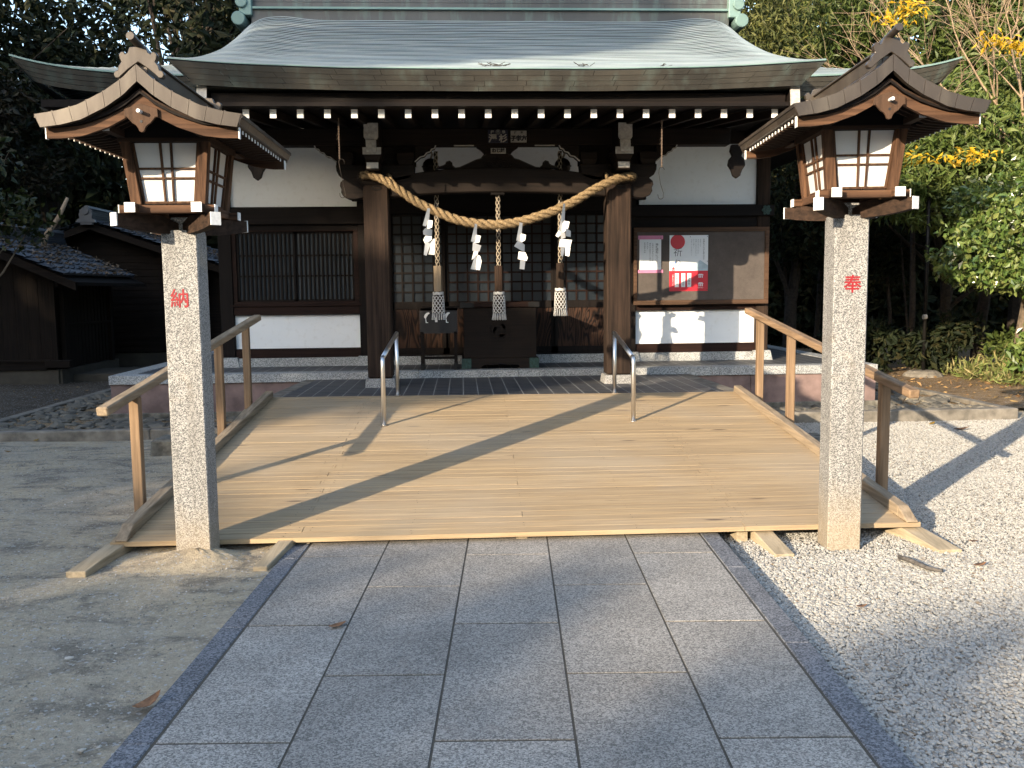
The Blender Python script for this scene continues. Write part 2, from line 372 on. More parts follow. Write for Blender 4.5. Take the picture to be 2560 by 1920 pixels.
def text(name, body, size, loc, mat, rot=(pi/2, 0, 0), parent=None, depth=.001, bold=0.0, thick=0.0, sx=1.0, align='CENTER', leading=None):
    """flat lettering, turned into a mesh; facing -Y by default"""
    c = bpy.data.curves.new('t', 'FONT'); c.body = body; c.size = size; c.align_x = align; c.align_y = 'CENTER'; c.extrude = depth; c.offset = bold
    c.resolution_u = 3
    if leading: c.space_line = leading
    t = bpy.data.objects.new('t', c); COL.objects.link(t); dg = bpy.context.evaluated_depsgraph_get()
    me = bpy.data.meshes.new_from_object(t.evaluated_get(dg)); bpy.data.objects.remove(t); bpy.data.curves.remove(c)
    me.name = name
    if thick:
        n0 = len(me.vertices); V0 = [v.co.copy() for v in me.vertices]; F0 = [tuple(p.vertices) for p in me.polygons]; V = []; F = []
        for k, (dx, dy) in enumerate(((0, 0), (thick, 0), (-thick, 0), (0, thick), (0, -thick))):
            V += [v+Vector((dx, dy, .00012*k)) for v in V0]; F += [tuple(i+n0*k for i in f) for f in F0]
        me.clear_geometry(); me.from_pydata([tuple(v) for v in V], [], F); me.update()
    M = Matrix.Translation(loc) @ Matrix.Rotation(rot[2], 4, 'Z') @ Matrix.Rotation(rot[0], 4, 'X') @ Matrix.Diagonal((sx, 1, 1, 1))
    me.transform(M); me.materials.clear(); me.materials.append(mat); o = bpy.data.objects.new(name, me); COL.objects.link(o)
    if parent is not None:
        o.parent = parent
        if parent.get('_w'): o.location = -Vector(parent['_w'])
    return o
def lerp(a, b, t): return a+(b-a)*t
def interp(pts, x):
    for (a, va), (b, vb) in zip(pts, pts[1:]):
        if x <= b: return lerp(va, vb, (x-a)/(b-a) if b > a else 0)
    return pts[-1][1]

# ================================================================ SETTING
# one wide ground sheet with gentle unevenness
def gz(x, y):
    return .010*sin(x*1.3+.5)*cos(y*.9)+.006*sin(x*3.1+y*2.3)-.019
tag(MB().grid(lambda x, y: (x, y, gz(x, y)-(.10 if (1.3 < x and y < 10.8) else 0)), [-60, -30, -15]+[-9+.3*i for i in range(35)]+[1.45, 1.75]+[2+.5*i for i in range(16)]+[12, 20, 60],
    [-30, -12]+[-4+.4*i for i in range(60)]+[22, 30, 60, 90]).build('ground', MT['dirt'], smooth=True), kind='structure')
tag(MB().grid(lambda x, y: (x, y, .015+.02*sin(x*1.1)*sin(y*.8)+.002*(y-10)), [6.72+.5*i for i in range(30)], [10.9+.6*i for i in range(30)]).build('soil_ground', MT['soil'], smooth=True), kind='structure')
tag(MB().grid(lambda x, y: (x, y, .012+.02*sin(x*.9)*sin(y*.7)), [-30, -20]+[-14+.5*i for i in range(17)]+[-5.62], [10.18+.5*i for i in range(30)]).build('soil_ground', MT['soil_shade'], smooth=True), kind='structure')
# mound of sand round the left stone post
PL = (-1.593, 5.457); PR = (2.312, 5.468)
mb = MB(); mb.grid(lambda r, t: (PL[0]+.02+r*cos(t)*(.72 if cos(t) > 0 else 1.0), PL[1]-.10+r*sin(t)*.62, -.036+.096*math.exp(-(r/.34)**2)+.006*sin(9*t+r*30)*(r < .5)), [.62*i/16 for i in range(17)], [2*pi*i/28 for i in range(29)])
tag(mb.build('sand_mound', MT['sand'], smooth=True), kind='structure')
# gravel bed on the right and its stones
tag(MB().grid(lambda x, y: (x, y, -.062+.006*sin(x*2)*cos(y*1.7)), [1.3+.6*i for i in range(18)], [-4+.6*i for i in range(25)]+[10.75]).build('gravel_bed', MT['gbed'], smooth=True), kind='structure')
def stones(name, P, size, flat, mat, seed, hi=True, lift=.4):
    rg = np.random.default_rng(seed); n = len(P)
    if hi:
        ph = (1+5**.5)/2
        B = np.array([(-1, ph, 0), (1, ph, 0), (-1, -ph, 0), (1, -ph, 0), (0, -1, ph), (0, 1, ph), (0, -1, -ph), (0, 1, -ph), (ph, 0, -1), (ph, 0, 1), (-ph, 0, -1), (-ph, 0, 1)])/1.9
        T = np.array([(0, 11, 5), (0, 5, 1), (0, 1, 7), (0, 7, 10), (0, 10, 11), (1, 5, 9), (5, 11, 4), (11, 10, 2), (10, 7, 6), (7, 1, 8), (3, 9, 4), (3, 4, 2), (3, 2, 6), (3, 6, 8), (3, 8, 9), (4, 9, 5), (2, 4, 11), (6, 2, 10), (8, 6, 7), (9, 8, 1)])
    else:
        B = np.array([(1, 0, 0), (-1, 0, 0), (0, 1, 0), (0, -1, 0), (0, 0, 1), (0, 0, -1)], float)
        T = np.array([(0, 2, 4), (2, 1, 4), (1, 3, 4), (3, 0, 4), (2, 0, 5), (1, 2, 5), (3, 1, 5), (0, 3, 5)])
    k = len(B); sz = size[0]+(size[1]-size[0])*rg.random(n)**1.6
    V = B[None]*(.8+.45*rg.random((n, k, 1))); V = V*np.stack([sz*(.9+.5*rg.random(n)), sz*(.65+.3*rg.random(n)), sz*flat*(.7+.6*rg.random(n))], 1)[:, None]
    ang = rg.random(n)*2*pi; tl = (rg.random(n)-.5)*.9
    c, s_ = np.cos(tl)[:, None], np.sin(tl)[:, None]; y = V[..., 1]*c-V[..., 2]*s_; z = V[..., 1]*s_+V[..., 2]*c
    c, s_ = np.cos(ang)[:, None], np.sin(ang)[:, None]; x = V[..., 0]*c-y*s_; y2 = V[..., 0]*s_+y*c
    W = np.stack([x, y2, z], -1)+P[:, None]; W[..., 2] += (sz*flat*lift)[:, None]
    F = (T[None]+(np.arange(n)*k)[:, None, None]).reshape(-1, 3)
    return npmesh(name, W.reshape(-1, 3), F, mat)
rg = np.random.default_rng(3)
def gravel_pts(n, x0, x1, y0, y1, seed):
    g = np.random.default_rng(seed); P = np.stack([g.uniform(x0, x1, n), g.uniform(y0, y1, n), np.zeros(n)], 1)
    ed = 1.60-.0545*(5.67-P[:, 1]); keep = (P[:, 0] > ed+.005)
    keep &= ~((P[:, 0] > PR[0]-.11) & (P[:, 0] < PR[0]+.11) & (abs(P[:, 1]-PR[1]) < .11))
    P = P[keep]; P[:, 2] = -.062+.006*np.sin(P[:, 0]*2)*np.cos(P[:, 1]*1.7)+.004*g.random(len(P)); return P
A = gravel_pts(66000, 1.3, 3.6, 2.2, 5.2, 11); B_ = np.concatenate([gravel_pts(78000, 1.65, 6.4, 5.19, 7.4, 12), gravel_pts(110000, 2.6, 8.0, 7.4, 10.66, 14)]); A2 = gravel_pts(9000, 3.6, 5.5, 3.6, 5.2, 13)
B_ = B_[~((B_[:, 0] < 2.6) & (B_[:, 1] > 6.3))]
tag(stones('gravel', np.concatenate([A, A2]), (.0052, .0118), .62, MT['gravel'], 5), kind='stuff')
tag(stones('gravel_far', B_, (.0055, .0120), .62, MT['gravel'], 6, hi=False), kind='stuff')
GP = np.stack([rg.uniform(-5.5, -.9, 32000), 2.2+7.5*rg.random(32000)**1.5, np.full(32000, -.012)], 1)
GP = GP[GP[:, 0] < -1.13+.0545*(GP[:, 1]-5.67)]; GP[:, 2] = [gz(x, y) for x, y, _ in GP]
tag(stones('loose_grit', GP, (.0022, .0075), .6, MT['grit'], 8, hi=False), kind='stuff')

# paving
TH = radians(3.11)
def pw(q, p, z=0.0):  # across, along (p measured so that p=Y at q=0)
    return (q*cos(TH)+(p-5.67)*sin(TH), p-q*sin(TH), z)
mb = MB(); cols = [-.948, -.474, .019, .511, 1.004, 1.476]
for ci in range(5):
    y = 5.29 if ci % 2 == 0 else 4.72
    js = [y+1.12*k for k in range(-8, 3)]
    for a, b in zip(js, js[1:]):
        g = .0050; dz = random.uniform(-.0006, .0010); q0, q1, p0, p1 = cols[ci]+g, cols[ci+1]-g, a+g*1.3, b-g*1.3
        mb.hexa([pw(q0, p0, -.05), pw(q1, p0, -.05), pw(q1, p1, -.05), pw(q0, p1, -.05), pw(q0, p0, dz), pw(q1, p0, dz), pw(q1, p1, dz), pw(q0, p1, dz)])
tag(mb.build('stone_path', MT['slab']), kind='structure')
tag(MB().hexa([pw(-1.05, -4, -.06), pw(1.59, -4, -.06), pw(1.59, 7, -.06), pw(-1.05, 7, -.06), pw(-1.05, -4, -.0022), pw(1.59, -4, -.0022), pw(1.59, 7, -.0022), pw(-1.05, 7, -.0022)]).build('path_mortar', MT['joint']), kind='structure')
for nm, q0, q1, off in (('path_edging', -1.062, -.957, 4.15), ('path_edging', 1.485, 1.597, 5.0)):
    mb = MB()
    for k in range(-8, 3):
        a, b = off+1.1*k, off+1.1*(k+1)-.004
        mb.hexa([pw(q0, a, -.12), pw(q1, a, -.12), pw(q1, b, -.12), pw(q0, b, -.12), pw(q0, a, .002), pw(q1, a, .002), pw(q1, b, .002), pw(q0, b, .002)])
    tag(mb.build(nm, MT['kerbg'], bevel=.004), kind='structure')

# ================================================================ RAMP
RL0, RR0, RY0, RZ0 = -2.15, 2.885, 5.565, .055
RL1, RR1, RZ1 = -2.03, 2.86, .485
RYL, RYR = 9.43, 9.23
def rp(u, v, dz=0):   # u across 0..1, v along 0..1
    x = lerp(lerp(RL0, RR0, u), lerp(RL1, RR1, u), v); y = lerp(RY0, lerp(RYL, RYR, u), v)
    return (x, y, lerp(RZ0, RZ1, v)+dz)
def rz_at(y): return lerp(RZ0, RZ1, (y-RY0)/(9.33-RY0))
ramp = thing('wooden_ramp', (.37, 7.5, 0), 'wide weathered wooden ramp of cross boards leading up to the shrine', 'ramp')
mb = MB(); nb = 41
for i in range(nb):
    v0, v1 = i/nb, (i+1)/nb-.0019
    cuts = [0.0, random.choice([.215, .225, .22]), 1.0] if i % 2 else [0.0, random.choice([.775, .785]), 1.0]
    if i % 7 == 3: cuts = [0.0, .5, 1.0]
    for a, b in zip(cuts, cuts[1:]):
        b2 = b-.0006; j = random.uniform(-.0015, .0015); jj = random.uniform(-.0008, .0008)
        mb.hexa([rp(a, v0, -.03), rp(b2, v0, -.03), rp(b2, v1, -.03), rp(a, v1, -.03), rp(a, v0, j-jj), rp(b2, v0, j+jj), rp(b2, v1, j+jj+.001), rp(a, v1, j-jj+.001)])
nf = len(mb.f)
for i in range(nb):
    for u in ([.02, .22, .235, .5, .765, .78, .98] if i % 2 else [.02, .205, .36, .64, .79, .98]):
        for dv in (.25, .75):
            x, y, z = rp(u+random.uniform(-.001, .001), (i+dv)/nb, .0008); mb.lathe([(.0035, 0), (.0035, .0012)], (x, y, z), 6)
deck = mb.build('deck', MT['deck'], ramp); deck.data.materials.append(MT['iron'])
for p_ in deck.data.polygons[nf:]: p_.material_index = 1
for u, d in ((.013, 1), (.987, -1)):
    a = rp(u, .03, .035); b = rp(u, .995, .035); mb = MB()
    mb.bar(a, b, .075, .07); mb.hexa([(a[0]-.037, a[1]-.13, a[2]-.045), (a[0]+.037, a[1]-.13, a[2]-.045), (a[0]+.037, a[1]+.0, a[2]-.035), (a[0]-.037, a[1]+.0, a[2]-.035),
         (a[0]-.037, a[1]-.13, a[2]-.035), (a[0]+.037, a[1]-.13, a[2]-.035), (a[0]+.037, a[1]+.003, a[2]+.037), (a[0]-.037, a[1]+.003, a[2]+.037)])
    mb.build('edge_curb', wood('railg', 'y'), ramp, bevel=.006)
for x0, x1, e0, e1, dz in ((-2.13, -2.02, -2.23, -2.12, 0), (-1.10, -1.00, -1.20, -1.12, 0), (1.80, 1.92, 1.84, 1.96, -.05), (2.70, 2.83, 2.84, 2.99, -.05)):
    y1, y0 = 5.95, (5.12 if dz == 0 else 5.26)
    MB().hexa([(e0, y0, dz-.05), (e1, y0, dz-.05), (x1, y1, -.06), (x0, y1, -.06), (e0, y0, dz+.012), (e1, y0, dz+.012), (x1, y1, .065), (x0, y1, .065)]).build('support_plank', wood('plank', 'y'), ramp, bevel=.004)
for x in (-2.10, -1.0, .35, 1.75, 2.83):   # joists below the boards
    MB().hexa([(x-.035, 5.62, -.1), (x+.035, 5.62, -.1), (x+.035, 9.2, -.1), (x-.035, 9.2, -.1), (x-.035, 5.62, RZ0-.034), (x+.035, 5.62, RZ0-.034), (x+.035, 9.2, rz_at(9.2)-.034), (x-.035, 9.2, rz_at(9.2)-.034)]).build('joist', wood('plank', 'y'), ramp)

def handrail(label, posts, a, b, side):
    t = thing('wooden_handrail', (posts[0][0], posts[0][1], 0), label, 'handrail', 'sloping wooden handrails of the ramp')
    for i, (x, y) in enumerate(posts):
        z1 = lerp(a[2], b[2], (y-a[1])/(b[1]-a[1]))-.03
        MB().box(x-.033, x+.033, y-.033, y+.033, rz_at(y)-.16, z1).build('post', wood('rail', 'z'), t, bevel=.005)
    MB().bar(a, b, .075, .058).build('rail', wood('railg' if side < 0 else 'rail', 'y'), t, bevel=.008)
handrail('sloping wooden handrail on the left edge of the ramp behind the left lantern', [(-2.205, 6.27), (-2.13, 8.15), (-2.10, 9.06)], (-2.245, 5.80, .82), (-1.995, 9.12, 1.305), -1)
handrail('sloping wooden handrail on the right edge of the ramp behind the right lantern', [(2.985, 6.34), (2.955, 8.13), (2.965, 9.03)], (2.965, 5.86, .835), (2.865, 9.12, 1.315), 1)
def pipe(label, f, b, zf, zb):
    t = thing('steel_handrail', (f[0], f[1], rz_at(f[1])), label, 'handrail', 'short steel pipe handrails')
    p = [(f[0], f[1], rz_at(f[1])-.02), (f[0], f[1], zf-.07)]
    for k in range(1, 7):
        an = k/6*pi/2*.93; p.append((f[0], f[1]+.07*(1-cos(an)), zf-.07+.07*sin(an)))
    MB().tube(p, .0205, 14).build('post', MT['steel'], t, smooth=True)
    MB().tube([(b[0], b[1], .47), (b[0], b[1], zb-.015)], .0205, 14).build('post', MT['steel'], t, smooth=True)
    MB().tube([p[-1], (lerp(f[0], b[0], .5), lerp(f[1], b[1], .5), lerp(zf, zb, .5)), (b[0], b[1]-.01, zb), (b[0], b[1]+.035, zb+.004)], .0205, 14).build('rail', MT['steel'], t, smooth=True)
    for q in (p[0], (b[0], b[1], .482)):
        MB().lathe([(.032, 0), (.032, .004), (.022, .006)], (q[0], q[1], max(q[2], rz_at(q[1])+.0)), 16).build('flange', MT['steel'], t, smooth=False)
pipe('short steel pipe handrail at the foot of the left pillar', (-.712, 8.19), (-.668, 9.37), .962, 1.115)
pipe('short steel pipe handrail at the foot of the right pillar', (1.53, 8.17), (1.548, 9.31), .936, 1.095)

# ================================================================ LANTERNS
def make_lantern(label):
    t = thing('wooden_lantern', (0, 0, 0), label, 'lantern', 'pair of roofed lanterns on granite posts', world=False)
    post = MB().box(-.1, .1, -.1, .1, -.2, 1.905).box(-.056, .056, -.056, .056, 1.905, 1.98).build('stone_post', MT['postl'], t, bevel=.006)
    # diagonal bracket arms with white ends
    for sx in (-1, 1):
        for sy in (-1, 1):
            d = Vector((.27*sx, .335*sy, 0)); L = d.length; d.normalize(); n = Vector((-d.y, d.x, 0))*.027
            mb = MB(); prof = [(.05, 1.885, 1.945), (.15, 1.885, 1.982), (.25, 1.892, 1.982), (.34, 1.902, 1.982), (L-.004, 1.918, 1.982)]
            for (a, b0, t0), (b, b1, t1) in zip(prof, prof[1:]):
                p, q = d*a, d*b
                mb.hexa([(p+n)[:2]+(b0,), (p-n)[:2]+(b0,), (q-n)[:2]+(b1,), (q+n)[:2]+(b1,), (p+n)[:2]+(t0,), (p-n)[:2]+(t0,), (q-n)[:2]+(t1,), (q+n)[:2]+(t1,)]) if False else None
                vs = [Vector((*(p+n).xy, b0)), Vector((*(p-n).xy, b0)), Vector((*(q-n).xy, b1)), Vector((*(q+n).xy, b1)), Vector((*(p+n).xy, t0)), Vector((*(p-n).xy, t0)), Vector((*(q-n).xy, t1)), Vector((*(q+n).xy, t1))]
                mb.hexa(vs)
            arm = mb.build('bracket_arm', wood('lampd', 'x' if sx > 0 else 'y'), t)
            p, q = d*(L-.004), d*(L+.003); n2 = n*1.06
            c = MB().hexa([Vector((*(p+n2).xy, 1.915)), Vector((*(p-n2).xy, 1.915)), Vector((*(q-n2).xy, 1.915)), Vector((*(q+n2).xy, 1.915)), Vector((*(p+n2).xy, 1.985)), Vector((*(p-n2).xy, 1.985)), Vector((*(q-n2).xy, 1.985)), Vector((*(q+n2).xy, 1.985))]).build('end_cap', MT['white'])
            part(c, arm)
    # crossed base beams
    for y in (-.262, .262):
        bm_ = MB().box(-.255, .255, y-.028, y+.028, 1.985, 2.028).build('base_beam', wood('lamp', 'x'), t, bevel=.003)
        
        for e_ in (-.2565, .2565): part(MB().box(e_-.0025, e_+.0025, y-.030, y+.030, 1.983, 2.030).build('end_cap', MT['white']), bm_)
    for x in (-.176, .176):
        bm_ = MB().box(x-.026, x+.026, -.352, .352, 1.988, 2.034).build('base_beam', wood('lamp', 'y'), t, bevel=.003)
        
        for e_ in (-.3535, .3535): part(MB().box(x-.028, x+.028, e_-.0035, e_+.0035, 1.985, 2.037).build('end_cap', MT['white']), bm_)
    # leaning corner posts
    def lean(z): return (z-2.03)/.37
    for sx in (-1, 1):
        for sy in (-1, 1):
            a = Vector((sx*.172, sy*.232, 2.032)); b = Vector((sx*.212, sy*.262, 2.40)); h = .028
            MB().hexa([a+Vector(q) for q in ((-h, -h, 0), (h, -h, 0), (h, h, 0), (-h, h, 0))]+[b+Vector(q) for q in ((-h, -h, 0), (h, -h, 0), (h, h, 0), (-h, h, 0))]).build('corner_post', wood('lamp', 'z'), t, bevel=.003)
    # paper panels with lattice on the four sides
    def panel(ax, sg):
        w0, w1, d0, d1 = (.140, .180, .225, .255) if ax == 'y' else (.200, .230, .165, .205)
        z0, z1 = 2.040, 2.362
        def P(u, z, off=0):   # u -1..1
            k = (z-z0)/(z1-z0); wv = lerp(w0, w1, k)*u; dv = (lerp(d0, d1, k)+off)*sg
            return (wv, dv, z) if ax == 'y' else (dv, wv, z)
        pn = MB().hexa([P(-1, z0, -.01), P(1, z0, -.01), P(1, z0, 0), P(-1, z0, 0), P(-1, z1, -.01), P(1, z1, -.01), P(1, z1, 0), P(-1, z1, 0)]).build('paper_panel', MT['paper'], t)
        mb = MB()
        def bar_(u0, u1, za, zb, off):
            mb.hexa([P(u0, za, .0005), P(u1, za, .0005), P(u1, za, off), P(u0, za, off), P(u0, zb, .0005), P(u1, zb, .0005), P(u1, zb, off), P(u0, zb, off)])
        hh = .0055
        for f in (-.16, .16): bar_(f-.035, f+.035, z0, z1, .012)
        for f in (.42, .58): z = lerp(z1, z0, f); bar_(-1, 1, z-hh, z+hh, .011)
        bar_(-1.0, -.93, z0, z1, .013); bar_(.93, 1.0, z0, z1, .013); bar_(-1, 1, z0, z0+.012, .014)
        part(mb.build('lattice', wood('lamp', 'z')), pn)
    for ax in 'yx':
        for sg in (-1, 1): panel(ax, sg)
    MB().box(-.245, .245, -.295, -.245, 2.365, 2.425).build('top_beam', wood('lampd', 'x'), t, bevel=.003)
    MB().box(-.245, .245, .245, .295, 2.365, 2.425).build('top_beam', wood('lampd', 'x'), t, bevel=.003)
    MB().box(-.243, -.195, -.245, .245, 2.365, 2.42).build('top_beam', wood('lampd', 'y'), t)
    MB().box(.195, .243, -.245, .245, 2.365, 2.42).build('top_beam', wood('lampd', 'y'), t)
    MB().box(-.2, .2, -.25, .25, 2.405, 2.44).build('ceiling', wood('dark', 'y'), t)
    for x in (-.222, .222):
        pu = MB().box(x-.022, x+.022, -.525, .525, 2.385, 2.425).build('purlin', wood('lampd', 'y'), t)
        part(MB().box(x-.024, x+.024, -.529, -.523, 2.383, 2.427).build('end_cap', MT['white']), pu)
    # gable triangle boards
    prof = [(0, 2.682), (.035, 2.652), (.07, 2.617), (.167, 2.551), (.297, 2.486), (.40, 2.458), (.507, 2.441)]
    full = [(-x, z) for x, z in prof[::-1]]+prof[1:]
    # roof skin : plates with folded seams
    mb = MB(); RY = .665
    def zz(x): return interp(prof, abs(x))
    xs = [-.507+1.014*i/40 for i in range(41)]
    for i in range(40):
        a, b = xs[i], xs[i+1]
        mb.add([(a, -RY, zz(a)), (b, -RY, zz(b)), (b, RY, zz(b)), (a, RY, zz(a)), (a, -RY, zz(a)-.018), (b, -RY, zz(b)-.018), (b, RY, zz(b)-.018), (a, RY, zz(a)-.018)],
               [(0, 1, 2, 3), (7, 6, 5, 4), (0, 4, 5, 1), (3, 2, 6, 7)])
    for sg in (-1, 1): mb.box(sg*.507-.002, sg*.507+.002, -RY, RY, 2.423, 2.441)
    roof = mb.build('roof', MT['lampcu'], t)
    sm = MB()
    for x in [k*.0845 for k in range(-5, 6)]:
        if abs(x) < .04: continue
        sm.box(x-.003, x+.003, -RY, RY, zz(x)-.003, zz(x)+.004)
    for y in [-.5+.2*k for k in range(6)]:
        pts = [(xx, zz(xx)+.0035) for xx in xs]; sm.strip(pts, [(a, b-.006) for a, b in pts], y-.003, y+.003)
    part(sm.build('seam', MT['lampcu']), roof)
    # thick verge band (separate plates)
    N = 12
    for sy in (-1, 1):
        vb = MB()
        for i in range(N):
            a, b = -.505+1.01*i/N, -.505+1.01*(i+1)/N-.002; ns = 4
            tp = [(lerp(a, b, k/ns), zz(lerp(a, b, k/ns))-.001) for k in range(ns+1)]
            bt = [(lerp(a, b, k/ns)*.955, zz(lerp(a, b, k/ns))-.083+.018*abs(lerp(a, b, k/ns))/.5) for k in range(ns+1)]
            vb.strip(tp, bt, sy*(RY+.004), sy*(RY-.03))
        part(vb.build('verge_band', MT['lampcu']), roof)
    for sx in (-1, 1):
        eb = MB()
        for k in range(7):
            y0, y1 = -RY+2*RY*k/7, -RY+2*RY*(k+1)/7-.002
            eb.hexa([(sx*.490, y0, 2.392), (sx*.455, y0, 2.392), (sx*.455, y1, 2.392), (sx*.490, y1, 2.392), (sx*.509, y0, 2.438), (sx*.47, y0, 2.438), (sx*.47, y1, 2.438), (sx*.509, y1, 2.438)])
        part(eb.build('eave_band', MT['lampcu']), roof)
    # soffit boarding and rafters
    mb = MB(); sp = [(x, zz(x)-.135+.078*abs(x)/.5) for x in [-.46+.92*i/24 for i in range(25)]]
    mb.strip([(x, z+.012) for x, z in sp], sp, -RY+.03, RY-.03); mb.build('soffit', wood('dark', 'y'), t)
    rm = None
    for sx in (-1, 1):
        for k in range(15):
            y = -.50+1.0*k/14
            if rm is None or k == 0:
                mb = MB(); mb.strip([(sx*x, zz(x)-.136+.078*x/.5) for x in (.10, .2, .3, .4, .468)], [(sx*x, zz(x)-.153+.078*x/.5) for x in (.10, .2, .3, .4, .468)], -.008, .008)
                o = mb.build('rafter', wood('lampd', 'x'), t); cp = MB().box(sx*.468, sx*.472, -.009, .009, zz(.468)-.081, zz(.468)-.062).build('end_cap', MT['white']); part(cp, o); o.location = (0, y, 0); rm = o; rc = cp
            else:
                o = rm.copy(); COL.objects.link(o); o.parent = t; o.location = (0, y, 0); c2 = rc.copy(); COL.objects.link(c2); c2.parent = o
    # barge boards
    for sy in (-1, 1):
        bp = [(x, zz(x)-.138+.078*abs(x)/.5) for x in [-.475+.95*i/28 for i in range(29)]]
        bb = MB().strip(bp, [(x, z-.052) for x, z in bp], sy*.615, sy*.590).build('barge_board', wood('lamp', 'x'), t)
        
        for e_ in (-.4775, .4775): part(MB().box(e_-.0025, e_+.0025, sy*.618, sy*.588, bp[0][1]-.055, bp[0][1]+.002).build('end_cap', MT['white']), bb)
        bq = [(x, z+.028) for x, z in bp]
        MB().strip(bq, [(x, z-.012) for x, z in bq], sy*.628, sy*.60).build('barge_moulding', wood('lampd', 'x'), t)
    # gable infill
    MB().prism([(-.42, 2.42)]+[(x, zz(x)-.10) for x in (-.3, -.167, -.07, 0, .07, .167, .3)]+[(.42, 2.42)], -.30, -.285).build('gable_board', wood('dark', 'x'), t)
    MB().prism([(-.42, 2.42)]+[(x, zz(x)-.10) for x in (-.3, -.167, -.07, 0, .07, .167, .3)]+[(.42, 2.42)], .285, .30).build('gable_board', wood('dark', 'x'), t)
    # hanging gable pendant
    half = [(0, 2.500), (.082, 2.472), (.084, 2.432), (.070, 2.432), (.058, 2.417), (.045, 2.402), (.028, 2.392), (.018, 2.378), (.012, 2.362), (0, 2.357)]
    gp = MB().prism(half+[(-x, z) for x, z in half[-2:0:-1]], -.632, -.616).build('gable_pendant', wood('lampd' if False else 'board', 'z'), t, bevel=.002)
    part(MB().tube([(0, -.63, 2.456), (0, -.675, 2.456)], .0095, 10).build('peg', MT['white']), gp)
    part(MB().tube([(.0, -.634, 2.410), (.0, -.6325, 2.410)], .007, 8).build('heart_hole', MT['ink']), gp)
    # ridge
    rd = MB().box(-.034, .034, -.60, .62, 2.652, 2.722).box(-.046, .046, -.60, .62, 2.722, 2.733).build('ridge', MT['lampcu'], t, bevel=.003)
    part(MB().tube([(0, -.60, 2.738), (0, .60, 2.738)], .020, 10).build('ridge_roll', MT['lampcu']), rd)
    half = [(0, 2.775), (.040, 2.772), (.050, 2.745), (.062, 2.738), (.068, 2.750), (.082, 2.750), (.094, 2.735), (.090, 2.715), (.083, 2.700), (.098, 2.680), (.102, 2.660), (.118, 2.655), (.124, 2.638), (.115, 2.622), (.098, 2.622), (.085, 2.635), (.05, 2.665), (0, 2.70)]
    part(MB().prism(half+[(-x, z) for x, z in half[-2:0:-1]], -.635, -.595).build('ridge_end_plate', MT['lampcu'], bevel=.003), rd)
    part(MB().prism(half+[(-x, z) for x, z in half[-2:0:-1]], .600, .635).build('ridge_end_plate', MT['lampcu'], bevel=.003), rd)
    part(MB().tube([(0, -.735, 2.800), (0, -.45, 2.772)], .0195, 14).build('ridge_end_roll', MT['lampcu']), rd)
    return t
LA = make_lantern('wooden lantern with a white papered box on the left granite post')
LA.location = (PL[0], PL[1], 0)
LB = dup(LA, (PR[0], PR[1], .062), radians(-4.8), 'wooden lantern with a white papered box on the right granite post')
for root, ch, xo, zo in ((LA, '納', -.010, 1.512), (LB, '奉', .010, 1.492)):
    o = text('carved_character', ch, .112, (xo, -.1008, zo), MT['redpaint'], bold=0, thick=.0016, depth=.0010, sx=.98)
    o.parent = [c for c in root.children if c.name.startswith('stone_post')][0]
    o['label'] = 'red carved character on the granite post'

# ================================================================ SHRINE
CX = .42
SH = thing('shrine_hall', (CX, 11.5, 0), 'dark wooden shrine hall with white plaster walls under a green copper roof', 'shrine')
PZ = .565; PY = 11.28; WY = 12.4
# platform
mb = MB(); xs = [-4.26, -2.9, -1.15, .55, 2.1, 3.6, 5.21]
for a, b in zip(xs, xs[1:]): mb.box(a+.002, b-.002, PY+.03, PY+.3, .1, PZ-.105)
pf = mb.build('platform_face', MT['pink'], SH, bevel=.004)
mb = MB()
for k in range(4): mb.box(-4.26, -3.9, PY+.32+k*1.4, PY+.32+(k+1)*1.4-.003, .1, PZ-.105).box(4.9, 5.21, PY+.32+k*1.4, PY+.32+(k+1)*1.4-.003, .1, PZ-.105)
part(mb.build('platform_side', MT['pink']), pf)
mb = MB()
for a, b in zip([-4.27, -3.0, -1.9, -.55, .68, 1.89, 3.1, 4.2, 5.22], [-3.0, -1.9, -.55, .68, 1.89, 3.1, 4.2, 5.22]): mb.box(a+.002, b-.002, PY, PY+.25, PZ-.108, PZ)
for k in range(4): mb.box(-4.27, -4.02, PY+.253+k*1.4, PY+.25+(k+1)*1.4, PZ-.108, PZ).box(4.97, 5.22, PY+.253+k*1.4, PY+.25+(k+1)*1.4, PZ-.108, PZ)
mb.build('coping', MT['coping'], SH, bevel=.004)
MB().box(-4.0, 4.95, PY+.25, 17, .2, PZ-.003).build('platform_floor', MT['tile'], SH)
mb = MB().box(-4.30, 5.25, PY+.01, PY+.2, -.05, .105); mb.build('footing', MT['block'], SH, bevel=.01)
# landing
LZ = .482
MB().prism([(-2.03+.15, 9.43), (2.86-.15, 9.235), (2.82-.14, PY), (-1.92+.14, PY)], .2, LZ-.001, 'z').build('landing', MT['tile'], SH)
for p in ([(-2.03, 9.435), (-1.875, 9.43), (-1.775, PY), (-1.915, PY)], [(2.715, 9.235), (2.865, 9.23), (2.82, PY), (2.675, PY)]):
    MB().prism(p, .12, LZ, 'z').build('landing_border', MT['concrete'], SH, bevel=.003)
MB().prism([(-2.0, 9.50), (2.83, 9.30), (2.80, PY-.02), (-1.90, PY-.02)], -.05, .19, 'z').build('landing_base', MT['block'], SH)
